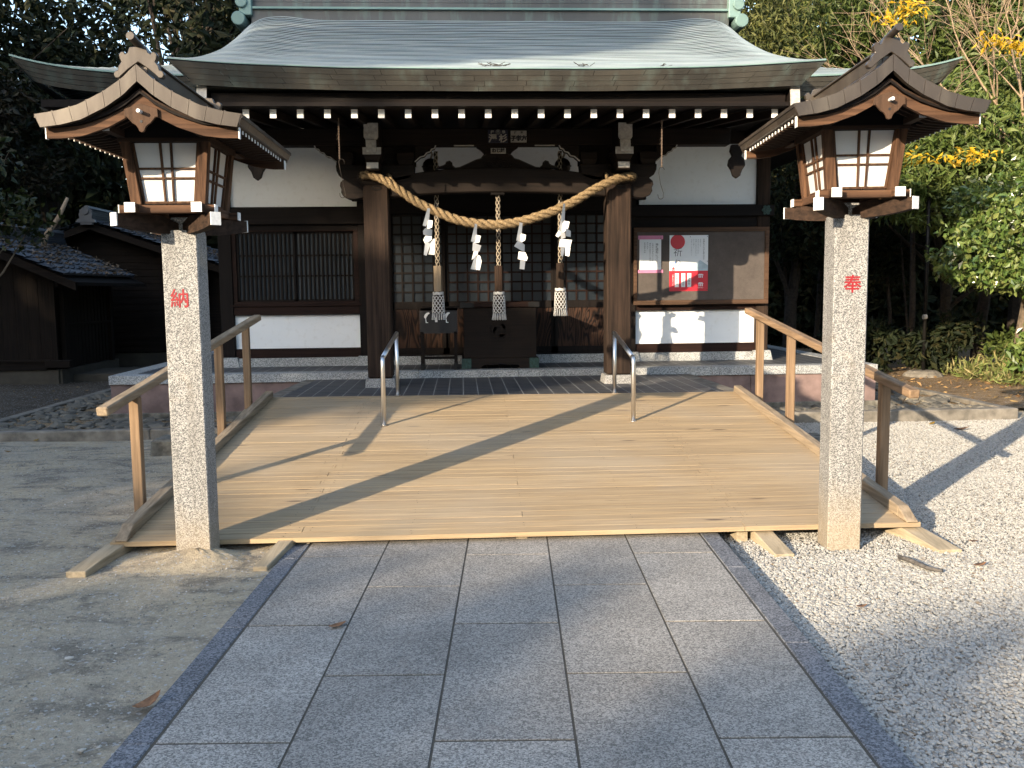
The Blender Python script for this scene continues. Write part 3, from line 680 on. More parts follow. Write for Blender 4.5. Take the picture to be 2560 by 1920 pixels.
# porch pillars
for x0, x1 in ((-1.06, -.785), (1.628, 1.898)):
    xc = (x0+x1)/2; yc = 10.42; h = .137
    p = MB().box(xc-h, xc+h, yc-h, yc+h, LZ+.10, 2.72).build('porch_pillar', wood('pillar', 'z'), SH, bevel=.014)
    part(MB().hexa([(xc-.172, yc-.172, LZ-.02), (xc+.172, yc-.172, LZ-.02), (xc+.172, yc+.172, LZ-.02), (xc-.172, yc+.172, LZ-.02), (xc-.160, yc-.160, LZ+.095), (xc+.160, yc-.160, LZ+.095), (xc+.160, yc+.160, LZ+.095), (xc-.160, yc+.160, LZ+.095)]).build('plinth', MT['post'], bevel=.006), p)
    # brackets above
    br = MB().box(xc-.19, xc+.19, yc-.17, yc+.17, 2.745, 2.82).hexa([(xc-.15, yc-.15, 2.70), (xc+.15, yc-.15, 2.70), (xc+.15, yc+.15, 2.70), (xc-.15, yc+.15, 2.70), (xc-.19, yc-.17, 2.745), (xc+.19, yc-.17, 2.745), (xc+.19, yc+.17, 2.745), (xc-.19, yc+.17, 2.745)]).build('bracket_set', wood('beam', 'x'), SH, bevel=.006)
    n = 9
    bot = [(-.43, 2.905), (-.425, 2.86), (-.40, 2.81), (-.35, 2.775), (-.27, 2.755), (-.19, 2.75)]
    tp = [(-.43, 2.925), (-.425, 2.925), (-.40, 2.925), (-.35, 2.925), (-.27, 2.925), (-.19, 2.925)]
    for sg in (-1, 1):
        part(MB().strip([(xc+sg*a, b) for a, b in tp]+[(xc, 2.925)], [(xc+sg*a, b) for a, b in bot]+[(xc, 2.75)], yc-.08, yc+.08).build('bracket_arm', wood('beam', 'x'), bevel=.004), br)
    part(MB().box(xc-.07, xc+.07, yc-.42, yc+.3, 2.83, 2.92).build('bracket_arm', wood('beam', 'y'), bevel=.004), br)
    part(MB().box(xc-.062, xc+.062, yc-.425, yc-.418, 2.845, 2.905).build('painted_end', MT['grey']), br)
    part(MB().box(xc-.44, xc+.44, yc+.03, yc+.075, 2.92, 3.135).build('backing_beam', wood('beam', 'x')), br)
    for dx, yo in ((-.33, 0), (0, 0), (.33, 0), (0, -.36)):
        mbk = MB().box(xc+dx-.095, xc+dx+.095, yc+yo-.09, yc+yo+.09, 2.985, 3.06)
        mbk.hexa([(xc+dx-.07, yc+yo-.07, 2.925), (xc+dx+.07, yc+yo-.07, 2.925), (xc+dx+.07, yc+yo+.07, 2.925), (xc+dx-.07, yc+yo+.07, 2.925), (xc+dx-.095, yc+yo-.09, 2.985), (xc+dx+.095, yc+yo-.09, 2.985), (xc+dx+.095, yc+yo+.09, 2.985), (xc+dx-.095, yc+yo+.09, 2.985)])
        part(mbk.build('bearing_block', wood('beam', 'x'), bevel=.004), br)
    part(MB().box(xc-.097, xc+.097, yc-.455, yc-.449, 2.985, 3.058).build('painted_end', MT['grey']), br)
    # beam nose running forward with pale ends
    part(MB().box(xc-.078, xc+.078, yc-.50, yc+.3, 3.06, 3.30).build('beam_nose', wood('beam', 'y'), bevel=.004), br)
    q = MB().prism([(xc-.075, 3.30), (xc+.075, 3.30), (xc+.075, 3.155), (xc+.06, 3.13), (xc-.06, 3.13), (xc-.075, 3.155)], yc-.508, yc-.498)
    q.hexa([(xc-.05, yc-.535, 3.0), (xc+.055, yc-.535, 3.0), (xc+.055, yc-.50, 3.0), (xc-.05, yc-.50, 3.0), (xc-.056, yc-.520, 3.125), (xc+.052, yc-.520, 3.125), (xc+.052, yc-.50, 3.125), (xc-.056, yc-.50, 3.125)])
    part(q.build('painted_end', MT['grey']), br)
    # carved nose on the outer side of each pillar
    sg = -1 if xc < .4 else 1
    op = [(0, 2.79), (.14, 2.79), (.20, 2.785), (.255, 2.74), (.262, 2.70), (.245, 2.665), (.25, 2.63), (.225, 2.585), (.17, 2.56), (.10, 2.555), (.02, 2.57), (0, 2.575)]
    nm = MB().prism([(xc+sg*(.13+a), b) for a, b in op], yc-.085, yc+.085).build('carved_nose', wood('beam', 'x'), SH, bevel=.006)
# carved corbels under the main beam (scalloped)
for xc, sg in ((-.92, -1), (-.92, 1), (1.763, -1), (1.763, 1)):
    o = [(.43, 3.135), (.66, 3.135), (.645, 3.10), (.615, 3.095), (.60, 3.065), (.56, 3.055), (.535, 3.02), (.49, 3.01), (.455, 2.98), (.43, 2.96)]
    c = MB().prism([(xc+sg*a, b) for a, b in o], 10.36, 10.48).build('corbel', wood('beam', 'x'), SH, bevel=.004)
    e = MB()
    for (a, b), (a2, b2) in zip(o[1:-1], o[2:]): e.bar((xc+sg*a, 10.355, b), (xc+sg*a2, 10.355, b2), .012, .016, up=(0, 1, .01))
    part(e.build('painted_edge', MT['grey']), c)
# main beam and rainbow beam
MB().box(-2.10, 3.02, 10.33, 10.52, 3.135, 3.315).build('main_beam', wood('beam', 'x'), SH, bevel=.008)
xs = [-.785+2.413*i/30 for i in range(31)]
def arc(x, a, b): k = (x-.4215)/1.2065; return lerp(a, b, 1-abs(k)**2.6)
MB().strip([(x, arc(x, 2.775, 2.895)) for x in xs], [(x, arc(x, 2.575, 2.625)) for x in xs], 10.34, 10.52).build('rainbow_beam', wood('beam', 'x'), SH, bevel=.012)
# frog-leg strut with scroll feet, corbel plate above it
half = [(.0, 3.045), (.12, 3.045), (.155, 3.035), (.185, 3.00), (.24, 2.985), (.34, 2.94), (.42, 2.905), (.47, 2.90), (.50, 2.925), (.505, 2.955), (.53, 2.975), (.565, 2.965), (.575, 2.94), (.60, 2.925), (.655, 2.908), (.69, 2.885)]
low = [(x, max(2.868, min(2.89, z-.02))) for x, z in half]
fl = MB().strip([(CX+x, z) for x, z in half], [(CX+x, z) for x, z in low], 10.39, 10.46).strip([(CX-x, z) for x, z in half], [(CX-x, z) for x, z in low], 10.39, 10.46).build('frog_leg_strut', wood('beam', 'x'), SH, bevel=.004)
for sg in (-1, 1):
    e = MB()
    for (a, b), (a2, b2) in zip(half[1:], half[2:]): e.bar((CX+sg*a, 10.386, b-.004), (CX+sg*a2, 10.386, b2-.004), .008, .010, up=(0, 1, .01))
    part(e.build('carved_edge', MT['bronze']), fl)
mb = MB()
random.seed(3)
for k in range(26):
    a = random.uniform(-.17, .17); z = random.uniform(2.905, 3.0-abs(a)*.25); mb.lathe([(0.001, -.012), (.016, -.006), (.018, .004), (.001, .012)], (CX+a, 10.385, z), 7)
part(mb.build('carving', wood('beam', 'z')), fl)
half = [(0, 3.135), (.24, 3.135), (.225, 3.115), (.20, 3.10), (.18, 3.085), (.155, 3.06), (.15, 3.046), (0, 3.046)]
MB().prism([(CX+a, b) for a, b in half]+[(CX-a, b) for a, b in half[-2:0:-1]], 10.37, 10.47).build('corbel', wood('beam', 'x'), SH, bevel=.003)
# rafters, soffit, eave boards of the porch
rx = [-2.255+.2535*i for i in range(21)]+[3.06]
r0_ = None
for x in rx:
    if r0_ is None:
        r0_ = MB().hexa([(x-.029, 9.0, 3.185), (x+.029, 9.0, 3.185), (x+.029, 12.35, 3.55), (x-.029, 12.35, 3.55), (x-.029, 9.0, 3.262), (x+.029, 9.0, 3.262), (x+.029, 12.35, 3.63), (x-.029, 12.35, 3.63)]).build('rafter', wood('beam', 'y'), SH, bevel=.003)
        ec = part(MB().box(x-.030, x+.030, 8.994, 9.001, 3.183, 3.264).build('painted_end', MT['white']), r0_); X0 = x; base_loc = r0_.location.copy()
    else:
        o = r0_.copy(); COL.objects.link(o); o.parent = SH; o.location = base_loc+Vector((x-X0, 0, 0)); c = ec.copy(); COL.objects.link(c); c.parent = o
MB().hexa([(-2.40, 8.86, 3.268), (3.24, 8.86, 3.268), (3.24, 12.4, 3.64), (-2.40, 12.4, 3.64), (-2.40, 8.86, 3.30), (3.24, 8.86, 3.30), (3.24, 12.4, 3.68), (-2.40, 12.4, 3.68)]).build('soffit', wood('dark', 'x'), SH)
MB().box(-2.33, 3.17, 8.90, 9.02, 3.270, 3.315).build('eave_board', wood('beam', 'x'), SH, bevel=.003)
MB().box(-2.30, 3.14, 8.93, 9.10, 3.31, 3.40).build('eave_board', wood('dark', 'x'), SH)
for x in (-2.36, 3.20):   # side barge boards with white ends
    b = MB().hexa([(x-.04, 8.82, 3.20), (x+.04, 8.82, 3.20), (x+.04, 12.3, 3.75), (x-.04, 12.3, 3.75), (x-.04, 8.86, 3.50), (x+.04, 8.86, 3.50), (x+.04, 12.3, 4.05), (x-.04, 12.3, 4.05)]).build('side_barge_board', wood('dark', 'y'), SH)
    part(MB().hexa([(x-.045, 8.810, 3.20), (x+.045, 8.810, 3.20), (x+.045, 8.822, 3.20), (x-.045, 8.822, 3.20), (x-.045, 8.845, 3.50), (x+.045, 8.845, 3.50), (x+.045, 8.862, 3.50), (x-.045, 8.862, 3.50)]).build('painted_end', MT['grey']), b)
    hp = [(-.06, 3.15), (.06, 3.15), (.075, 3.08), (.05, 3.03), (.085, 2.99), (.095, 2.93), (.06, 2.88), (.04, 2.82), (0, 2.79), (-.04, 2.82), (-.06, 2.88), (-.095, 2.93), (-.085, 2.99), (-.05, 3.03), (-.075, 3.08)]
    xx = -2.13 if x < 0 else 2.99
    MB().prism([(xx+a, b_-.07) for a, b_ in hp], 9.98, 10.03).build('carved_pendant', wood('dark', 'z'), SH, bevel=.006)
# ---- roof
def rzp(t): return 3.56+.28*t+.0145*t*t
def hwL(t): return 3.04+.43*t/5.5
def hwR(t): return 3.02+.66*t/5.5
def roof_pt(u, t, off=0.0):
    au = abs(u); hw = hwL(t) if u < 0 else hwR(t); f = min(1, t/5.5)
    z = rzp(t)+.085*(1-f)**3*au**3+.12*math.exp(-((au-.84)/.10)**2)*f*(1.15-f*.75)-.17*max(0, (au-.90)/.10)**2*f+.02*f
    z += .0015*sin(u*17+t*3)
    return (CX+hw*u*(1+.02*f), 8.7+t, z+off)
us = [-1+2*i/90 for i in range(91)]
gp_ = MB(); mb = MB(); nc = 36; tt = [5.5*(k/nc)**.97 for k in range(nc+1)]
for k in range(nc):
    t0, t1 = tt[k], tt[k+1]; n = len(us); base = len(mb.v)
    wob = [.010*sin(k*1.7+i*.23)+.004*sin(k*5.1+i*.61) for i in range(n)]
    for i, u in enumerate(us): mb.v.append(roof_pt(u, max(0, t0+wob[i]*(0 < k)), .026))
    for i, u in enumerate(us): mb.v.append(roof_pt(u, t1+.012, .004))
    for i, u in enumerate(us): mb.v.append(roof_pt(u, max(0, t0+wob[i]*(0 < k)), .0160))
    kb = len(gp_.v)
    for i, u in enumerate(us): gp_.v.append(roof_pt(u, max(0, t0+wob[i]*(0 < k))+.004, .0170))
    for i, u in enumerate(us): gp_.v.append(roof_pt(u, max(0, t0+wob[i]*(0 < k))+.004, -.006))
    for i in range(n-1):
        mb.f += [(base+i, base+i+1, base+n+i+1, base+n+i), (base+2*n+i, base+2*n+i+1, base+i+1, base+i)]
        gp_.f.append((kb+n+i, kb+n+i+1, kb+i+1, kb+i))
roof = mb.build('roof', MT['roof'], SH)
part(gp_.build('course_gap_shade', MT['gap']), roof)
# lower edge line, fascia in four courses
e = MB(); us2 = [-1+2*i/60 for i in range(61)]
for a, b in zip(us2, us2[1:]):
    p, q = roof_pt(a, 0, .012), roof_pt(b, 0, .012); e.bar((p[0], p[1]-.006, p[2]), (q[0], q[1]-.006, q[2]), .010, .009)
part(e.build('eave_edge', MT['edge']), roof)
mb = MB(); NC = 4
for c in range(NC):
    cuts = [-1.0]; 
    while cuts[-1] < .93: cuts.append(min(1.0, cuts[-1]+random.uniform(.13, .17)))
    cuts[-1] = 1.0
    for a, b in zip(cuts, cuts[1:]):
        m_ = 5; f0, f1 = c/NC, (c+1)/NC; V = []
        for f, yo in ((f0, .0), (f1, -.004)):
            for k in range(m_):
                u = lerp(a, b-.0012, k/(m_-1)); p = roof_pt(u, 0); sq = 1-.066*f
                V.append((CX+(p[0]-CX)*sq, 8.70+.10*f+yo, p[2]-.004-(.165+.03*abs(u)**3)*f))
        k0 = len(mb.v); mb.v += V; mb.f += [(k0+i, k0+m_+i, k0+m_+i+1, k0+i+1) for i in range(m_-1)]
        V2 = [(x, y+.02, z) for x, y, z in V]; k1 = len(mb.v); mb.v += V2
        mb.f += [(k0+m_+i, k1+m_+i, k1+m_+i+1, k0+m_+i+1) for i in range(m_-1)]
part(mb.build('fascia', MT['fascia']), roof)
mb = MB()   # closes the eave underneath and along both sides
mb.add([(CX-3.04*.936, 8.80, 3.43), (CX+3.02*.936, 8.80, 3.43), (CX+3.02*.936, 9.3, 3.43), (CX-3.04*.936, 9.3, 3.43)], [(0, 1, 2, 3)])
for sgn in (-1, 1):
    hwf = hwL if sgn < 0 else hwR
    for k in range(20):
        t0, t1 = 5.5*k/20, 5.5*(k+1)/20; p, q = roof_pt(sgn, t0), roof_pt(sgn, t1); dx = .18*(1-k/20)
        b = len(mb.v); mb.v += [p, q, (q[0]-sgn*dx, q[1], q[2]-.17), (p[0]-sgn*dx, p[1], p[2]-.17)]; mb.f.append((b, b+1, b+2, b+3))
part(mb.build('roof_side_edge', MT['fascia']), roof)
# skirt roof of the main hall with upturned corners
SX0, SX1, SY0 = -4.87, 5.78, 10.6
def sk(x, y):
    d = min(y-SY0, x-SX0, SX1-x); d = max(d, 0); cx = min(x-SX0, SX1-x); cy = y-SY0
    up = .23*math.exp(-(max(cx, 0)/.75))*math.exp(-max(cy, 0)/1.2)
    return 3.91+.26*d+.045*d*d+up
def skg(x0, x1, y0, y1, step, along):
    mb = MB(); n = 26
    if along == 'x':   # front: courses run in x
        yy = [y0+(y1-y0)*i/int((y1-y0)/step) for i in range(int((y1-y0)/step)+1)]
        for a, b in zip(yy, yy[1:]):
            xs_ = [lerp(x0, x1, i/n) for i in range(n+1)]; k = len(mb.v)
            mb.v += [(x, a, sk(x, a)+.020) for x in xs_]+[(x, b+.01, sk(x, b+.01)+.004) for x in xs_]+[(x, a, sk(x, a)+.013) for x in xs_]
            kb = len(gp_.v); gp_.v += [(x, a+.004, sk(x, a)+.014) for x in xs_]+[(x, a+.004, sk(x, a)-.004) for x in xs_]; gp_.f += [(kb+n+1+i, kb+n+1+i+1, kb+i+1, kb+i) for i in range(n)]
            mb.f += [(k+i, k+i+1, k+n+1+i+1, k+n+1+i) for i in range(n)]+[(k+2*(n+1)+i, k+2*(n+1)+i+1, k+i+1, k+i) for i in range(n)]
    return mb
for x0, x1 in ((SX0, -2.55), (3.4, SX1)):
    gp_ = MB(); s_ = skg(x0, x1, SY0, 12.9, .11, 'x').build('skirt_roof', MT['roof'], SH); part(gp_.build('course_gap_shade', MT['gap']), s_); e = MB(); f = MB(); NX = 24
    xs_ = [lerp(x0, x1, i/NX) for i in range(NX+1)]; yq = [lerp(SY0, 16.5, i/20) for i in range(21)]; xe = SX0 if x0 < 0 else SX1; sg = 1 if x0 < 0 else -1
    for a, b in zip(xs_, xs_[1:]): e.bar((a, SY0-.008, sk(a, SY0)+.008), (b, SY0-.008, sk(b, SY0)+.008), .016, .018)
    part(e.build('eave_edge', MT['edge']), s_)
    for c in range(4):
        f0, f1 = c/4, (c+1)/4
        for i, (a, b) in enumerate(zip(xs_, xs_[1:])):
            def q(x, f_): 
                xx = x+sg*.20*f_*math.exp(-abs(x-xe)/.5); return (xx, SY0+.10*f_, sk(x, SY0)-.01-.19*f_-.05*f_*math.exp(-abs(x-xe)/.6))
            f.add([q(a, f0), q(b, f0), q(b, f1-.02), q(a, f1-.02)], [(0, 3, 2, 1)] if True else [])
        for a, b in zip(yq, yq[1:]):
            f.add([(xe+sg*.2*f0, a, sk(xe, a)-.01-.24*f0), (xe+sg*.2*f0, b, sk(xe, b)-.01-.24*f0), (xe+sg*.2*f1, b, sk(xe, b)-.01-.24*f1), (xe+sg*.2*f1, a, sk(xe, a)-.01-.24*f1)], [(0, 1, 2, 3)])
    part(f.build('fascia', MT['fascia']), s_)
    part(MB().box(x0+.25*(x0 < 0), x1-.25*(x0 > 0), SY0+.12, 16.4, 3.62, 3.70).build('soffit', wood('dark', 'y')), s_)
    for k in range(8):
        xx = (x0+.45+.26*k); 
        if xx < x1-.1: part(MB().box(xx-.03, xx+.03, SY0+.35, WY, 3.55, 3.62).build('rafter', wood('dark', 'y')), s_)
# ridge
RX0, RX1 = CX-3.40, CX+3.62
rg_ = MB().box(RX0, RX1, 14.0, 14.5, 5.40, 5.63).build('ridge', MT['ridge'], SH)
part(MB().box(RX0-.02, RX1+.02, 13.95, 14.55, 5.63, 5.66).build('ridge_lip', MT['edge']), rg_)
mb = MB()
for r_ in range(5):
    x = RX0+.02-.4*(r_ % 2)
    while x < RX1: mb.box(max(x, RX0+.02), min(x+.86, RX1-.02), 14.03-.004*(r_ % 2), 14.47, 5.66+.085*r_, 5.66+.085*(r_+1)-.003); x += .863
part(mb.build('ridge_course', MT['ridge']), rg_)
part(MB().box(RX0-.02, RX1+.02, 13.95, 14.55, 6.085, 6.135).build('ridge_lip', MT['edge']), rg_)
for x, sg in ((RX0, -1), (RX1, 1)):
    mb = MB().box(x-sg*.02, x+sg*.16, 13.92, 14.58, 5.53, 6.2).tube([(x+sg*.16, 13.85, 5.47), (x+sg*.16, 14.3, 5.47)], .10, 14).tube([(x+sg*.12, 13.88, 5.71), (x+sg*.12, 14.3, 5.71)], .085, 12)
    part(mb.build('ridge_end_ornament', MT['edge'], bevel=.01), rg_)
    if 0: g = MB().add([(x+sg*.02, 13.6, 5.42), (x+sg*.30, 13.6, 5.28), (x+sg*.42, 12.9, 5.05), (x+sg*.10, 12.9, 5.12)], [(0, 1, 2, 3)]).build('gable_edge', MT['edge'])
MB().prism([(13.0, 4.6), (14.25, 5.4), (16.6, 4.2), (13.0, 4.0)], CX-3.0, CX+3.2, 'x').build('gable_wall', wood('dark', 'x'), SH)
MB().hexa([(CX-3.45, 14.2, 5.36), (CX+3.65, 14.2, 5.36), (CX+3.65, 17.6, 3.8), (CX-3.45, 17.6, 3.8), (CX-3.45, 14.2, 5.53), (CX+3.65, 14.2, 5.53), (CX+3.65, 17.6, 3.95), (CX-3.45, 17.6, 3.95)]).build('rear_roof', MT['roof'], SH)
for x, n_, lb in ((.34, 26, 'clump of dry brown twigs lying on the roof edge near the middle'), (1.18, 12, 'small clump of dry twigs on the roof edge right of the middle'), (1.92, 7, 'tiny wisp of dry twigs on the roof edge further right')):
    rr2 = random.Random(n_); mb = MB()
    for _ in range(n_):
        a = rr2.uniform(-.09, .09)*n_/20; b_ = rr2.uniform(.02, .16); mb.tube([(x+a, 8.75+b_, rzp(.05+b_)+.03), (x+a+rr2.uniform(-.07, .07), 8.75+b_+rr2.uniform(-.04, .04), rzp(.05+b_)+rr2.uniform(.035, .065))], .0028, 3)
    tag(mb.build('twig_clump', MT['bark']), lb, 'twigs', 'dry twigs caught on the roof edge')
# ---- walls
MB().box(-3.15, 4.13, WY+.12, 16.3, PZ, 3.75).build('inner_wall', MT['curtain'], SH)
for a, b, c, d in ((-3.01, -1.33, 2.66, 3.46), (2.40, 4.0, 2.66, 3.46), (-1.33, 2.40, 2.80, 3.46), (-3.01, -1.36, .80, 1.245), (2.345, 4.0, .79, 1.245)):
    MB().box(a, b, WY+.04, WY+.11, c, d).build('plaster_panel', MT['plaster'], SH)
MB().box(-3.18, 4.17, WY-.02, WY+.12, 3.46, 3.70).build('wall_plate', wood('beam', 'x'), SH)
for x0, x1 in ((-3.18, -3.01), (-1.36, -.95), (1.985, 2.345), (3.995, 4.165)):
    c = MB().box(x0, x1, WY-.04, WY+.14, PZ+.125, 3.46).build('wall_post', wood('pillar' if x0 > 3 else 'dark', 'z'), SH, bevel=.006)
    part(MB().hexa([(x0-.06, WY-.09, PZ-.01), (x1+.06, WY-.09, PZ-.01), (x1+.06, WY+.2, PZ-.01), (x0-.06, WY+.2, PZ-.01), (x0-.03, WY-.07, PZ+.125), (x1+.03, WY-.07, PZ+.125), (x1+.03, WY+.2, PZ+.125), (x0-.03, WY+.2, PZ+.125)]).build('plinth', MT['coping'], bevel=.005), c)
for x0, x1 in ((-2.97, -1.40), (-.9, 1.93), (2.39, 3.95)):
    MB().box(x0, x1, WY-.05, WY+.16, PZ-.01, PZ+.11).build('sill_stone', MT['coping'], SH, bevel=.005)
for x0, x1 in ((-3.01, -1.36), (2.345, 3.995)):
    MB().box(x0, x1, WY-.01, WY+.10, PZ+.112, .795).build('ground_beam', wood('red', 'x'), SH, bevel=.004)
    MB().box(x0, x1, WY-.02, WY+.10, 1.245, 1.36).build('waist_beam', wood('red', 'x'), SH, bevel=.004)
for x0, x1 in ((-3.22, -1.02), (2.03, 4.21)):
    MB().box(x0, x1, WY-.085, WY-.04, 2.43 if x0 < 0 else 2.50, 2.645).build('tie_rail', wood('dark', 'x'), SH, bevel=.005)
    MB().box(x0+.2, x1-.2, WY-.02, WY+.10, 2.36, 2.66).build('lintel', wood('dark', 'x'), SH)
MB().box(-.95, 1.985, WY-.03, WY+.10, 2.57, 2.86).build('door_lintel', wood('dark', 'x'), SH, bevel=.004)
# short tie ends beside the jambs
for x0, x1 in ((-1.42, -1.03), (2.05, 2.47)):
    MB().box(x0, x1, WY-.10, WY-.045, 2.72, 2.86).build('tie_end', wood('dark', 'x'), SH, bevel=.008)
for x, z in ((-1.20, 2.79), (-1.20, 2.545), (2.20, 2.79), (2.20, 2.56), (4.10, 2.575)):   # bronze flower covers
    y = WY-.105 if z > 2.6 and x < 4 and z != 2.575 else WY-.09; mb = MB()
    for k in range(6):
        a = k*pi/3; mb.tube([(x+.045*cos(a), y, z+.045*sin(a)), (x+.045*cos(a), y-.012, z+.045*sin(a))], .022, 8)
    mb.tube([(x, y, z), (x, y-.02, z)], .034, 10).tube([(x, y, z), (x, y-.032, z)], .014, 8)
    mb.build('nail_cover', MT['verd'], SH)
# side walls
for x in (-3.14, 4.09): MB().box(x-.03, x+.06, WY+.14, 16.3, PZ, 3.7).build('side_wall', wood('dark', 'z'), SH)
# ---- lattice window on the left
wf = MB()
for q in ((-3.01, -1.36, 1.36, 1.425), (-3.01, -1.36, 2.34, 2.40), (-3.01, -2.955, 1.425, 2.34), (-1.42, -1.36, 1.425, 2.34)): wf.box(q[0], q[1], WY-.015, WY+.06, q[2], q[3])
win = wf.build('window', wood('red', 'x'), SH, bevel=.004)
part(MB().box(-3.05, -1.33, WY-.045, WY+.02, 1.36, 1.385).build('sill', wood('red', 'x'), bevel=.003), win)
for p0, p1, yy in ((-2.955, -2.19, WY+.01), (-2.20, -1.42, WY+.035)):
    mb = MB().box(p0, p0+.03, yy, yy+.025, 1.425, 2.34).box(p1-.03, p1, yy, yy+.025, 1.425, 2.34).box(p0, p1, yy, yy+.025, 1.425, 1.45).box(p0, p1, yy, yy+.025, 2.315, 2.34)
    n = 12
    for k in range(1, n+1): x = lerp(p0+.02, p1-.02, k/(n+1)); mb.box(x-.012, x+.012, yy-.006, yy+.02, 1.45, 2.315)
    for z in (1.76, 2.03): mb.box(p0+.03, p1-.03, yy+.003, yy+.026, z-.011, z+.011)
    part(mb.build('lattice', wood('dark', 'z')), win)
part(MB().box(-2.95, -2.2, WY+.052, WY+.058, 1.42, 2.34).build('pane', MT['wglass']), win)
part(MB().box(-2.2, -1.42, WY+.066, WY+.072, 1.42, 2.34).build('pane', MT['wglass']), win)
# ---- four lattice doors
dw = (1.985+.95)/4
for k in range(4):
    x0 = -.95+dw*k; x1 = x0+dw; yy = WY+.03+(.035 if k in (1, 2) else 0)
    mb = MB()
    for q in ((x0, x0+.045, .68, 2.57), (x1-.045, x1, .68, 2.57), (x0, x1, .68, .78), (x0, x1, 1.30, 1.40), (x0, x1, 2.53, 2.57)): mb.box(q[0], q[1], yy, yy+.03, q[2], q[3])
    d = mb.build('lattice_door', wood('dark', 'z'), SH, bevel=.003)
    mb = MB(); n = 5
    for j in range(1, n): x = lerp(x0+.02, x1-.02, j/n); mb.box(x-.011, x+.011, yy+.004, yy+.02, 1.40, 2.53)
    for j in range(1, 9): z = lerp(1.40, 2.55, j/9); mb.box(x0+.045, x1-.045, yy+.002, yy+.022, z-.011, z+.011)
    part(mb.build('lattice', wood('red' if k else 'dark', 'z')), d)
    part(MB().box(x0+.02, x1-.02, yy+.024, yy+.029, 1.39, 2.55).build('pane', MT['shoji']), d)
    part(MB().box(x0+.045, (x0+x1)/2-.004, yy+.012, yy+.02, .78, 1.30).box((x0+x1)/2+.004, x1-.045, yy+.012, yy+.02, .78, 1.30).build('lower_panel', wood('ghost', 'z')), d)
MB().box(-.95, 1.985, WY-.02, WY+.12, PZ+.11, .69).build('door_sill', wood('dark', 'x'), SH)

# ---------------------------------------------------------------- notice board and sheets
BY = WY-.11
nb_ = thing('notice_board', (3.2, BY, 1.3), 'long cloth-faced notice board in a brown wooden frame on the right wall', 'notice board')
mb = MB().box(2.30, 4.13, BY-.03, BY+.02, 1.325, 1.385).box(2.30, 4.13, BY-.03, BY+.02, 2.295, 2.35).box(4.075, 4.13, BY-.03, BY+.02, 1.385, 2.295).box(2.30, 2.345, BY-.03, BY+.02, 1.385, 2.295)
mb.build('frame', wood('board', 'x'), nb_, bevel=.004)
MB().box(2.345, 4.075, BY-.005, BY+.015, 1.385, 2.295).build('cloth_panel', MT['cloth'], nb_)
def bx(px, py):   # photo px (2560 wide) -> board plane x, z (measured once)
    return (2.27+(px-1578)*.005386, 2.323-(py-576)*.00542)
sy = BY-.007
n1 = thing('notice_sheet', (2.58, sy, 1.77), 'small white notice with pink tape strips at top and bottom', 'notice')
x0, z0 = bx(1597, 676); x1, z1 = bx(1653, 594)
MB().box(x0+.005, x1-.005, sy-.002, sy, z0, z1).build('paper', MT['sheet'], n1)
MB().box(x0-.012, x1+.02, sy-.003, sy-.0005, z1-.03, z1+.02).build('tape_strip', MT['tape'], n1)
MB().box(x0-.016, x1+.022, sy-.003, sy-.0005, z0-.03, z0+.012).build('tape_strip', MT['tape'], n1)
def vert(s_): return '\n'.join(s_)
text('writing', vert('神札頒布について'), .040, (x1-.062, sy-.0025, (z0+z1)/2), MT['ink'], parent=n1, depth=.0004, leading=.86)
for i, s_ in enumerate(('当神社の神札は十二月一日より', '頒布は社務所にて受付けて', 'おります', '宮司敬白令和')):
    text('writing', vert(s_), .020, (x1-.118-.036*i, sy-.0025, z1-.06-.0135*len(s_)), MT['ink'], parent=n1, depth=.0004, leading=1.2)
n2 = thing('poster', (3.0, sy, 1.6), 'white and red poster with a large red sun and a brushed word', 'poster')
x0, z0 = bx(1673, 727); x1, z1 = bx(1770, 590); zm = bx(1673, 677)[1]
MB().box(x0, x1, sy-.002, sy, zm, z1).build('paper', MT['sheet'], n2)
MB().box(x0, x1, sy-.0021, sy, z0, zm).build('red_band', MT['redp'], n2)
cxs, czs = bx(1693.5, 606); rr_ = .098
sun = [(max(x0, cxs+rr_*cos(a)), min(z1, czs+rr_*sin(a))) for a in [2*pi*i/40 for i in range(40)]]
MB().prism(sun, sy-.0032, sy-.0021).build('red_sun', MT['redp'], n2)
tx, tz = bx(1694, 633); text('writing', '祈', .125, (tx, sy-.0035, tz), MT['ink'], parent=n2, depth=.0003, sx=1.0, bold=-.0012)
tx, tz = bx(1694, 659); text('writing', 'り', .105, (tx+.005, sy-.0035, tz), MT['ink'], parent=n2, depth=.0003, bold=-.001)
tx, tz = bx(1688, 655); MB().prism([(tx-.009, tz-.018), (tx, tz-.026), (tx+.009, tz-.018), (tx+.002, tz+.026)], sy-.0042, sy-.0038).build('blue_drop', MT['blue'], n2)
mx, mz = bx(1750, 651)
MB().prism([(mx-.15, zm+.002), (min(mx+.11, x1-.002), zm+.002), (min(mx+.11, x1-.002), zm+.07), (mx, mz)], sy-.0026, sy-.0021).build('mountain', MT['mount'], n2)
MB().prism([(mx-.20, zm+.003), (mx-.06, zm+.003), (mx-.14, zm+.075)], sy-.0028, sy-.0027).build('mountain', MT['sheet'], n2)
text('writing', vert('お神札それはお家の守り'), .026, (x1-.058, sy-.0028, z1-.19), MT['ink'], parent=n2, depth=.0003, leading=1.0)
for i, s_ in enumerate(('家庭の平安', '新年を迎えるにあたり', '神棚にお神札をおまつり', '日々の暮らし', 'お祈りの心を大切にして')):
    text('writing', vert(s_), .017, (x1-.105-.030*i, sy-.0028, z1-.05-.0105*len(s_)), MT['inkg'], parent=n2, depth=.0003, leading=1.2)
hx, hz = bx(1683, 675)
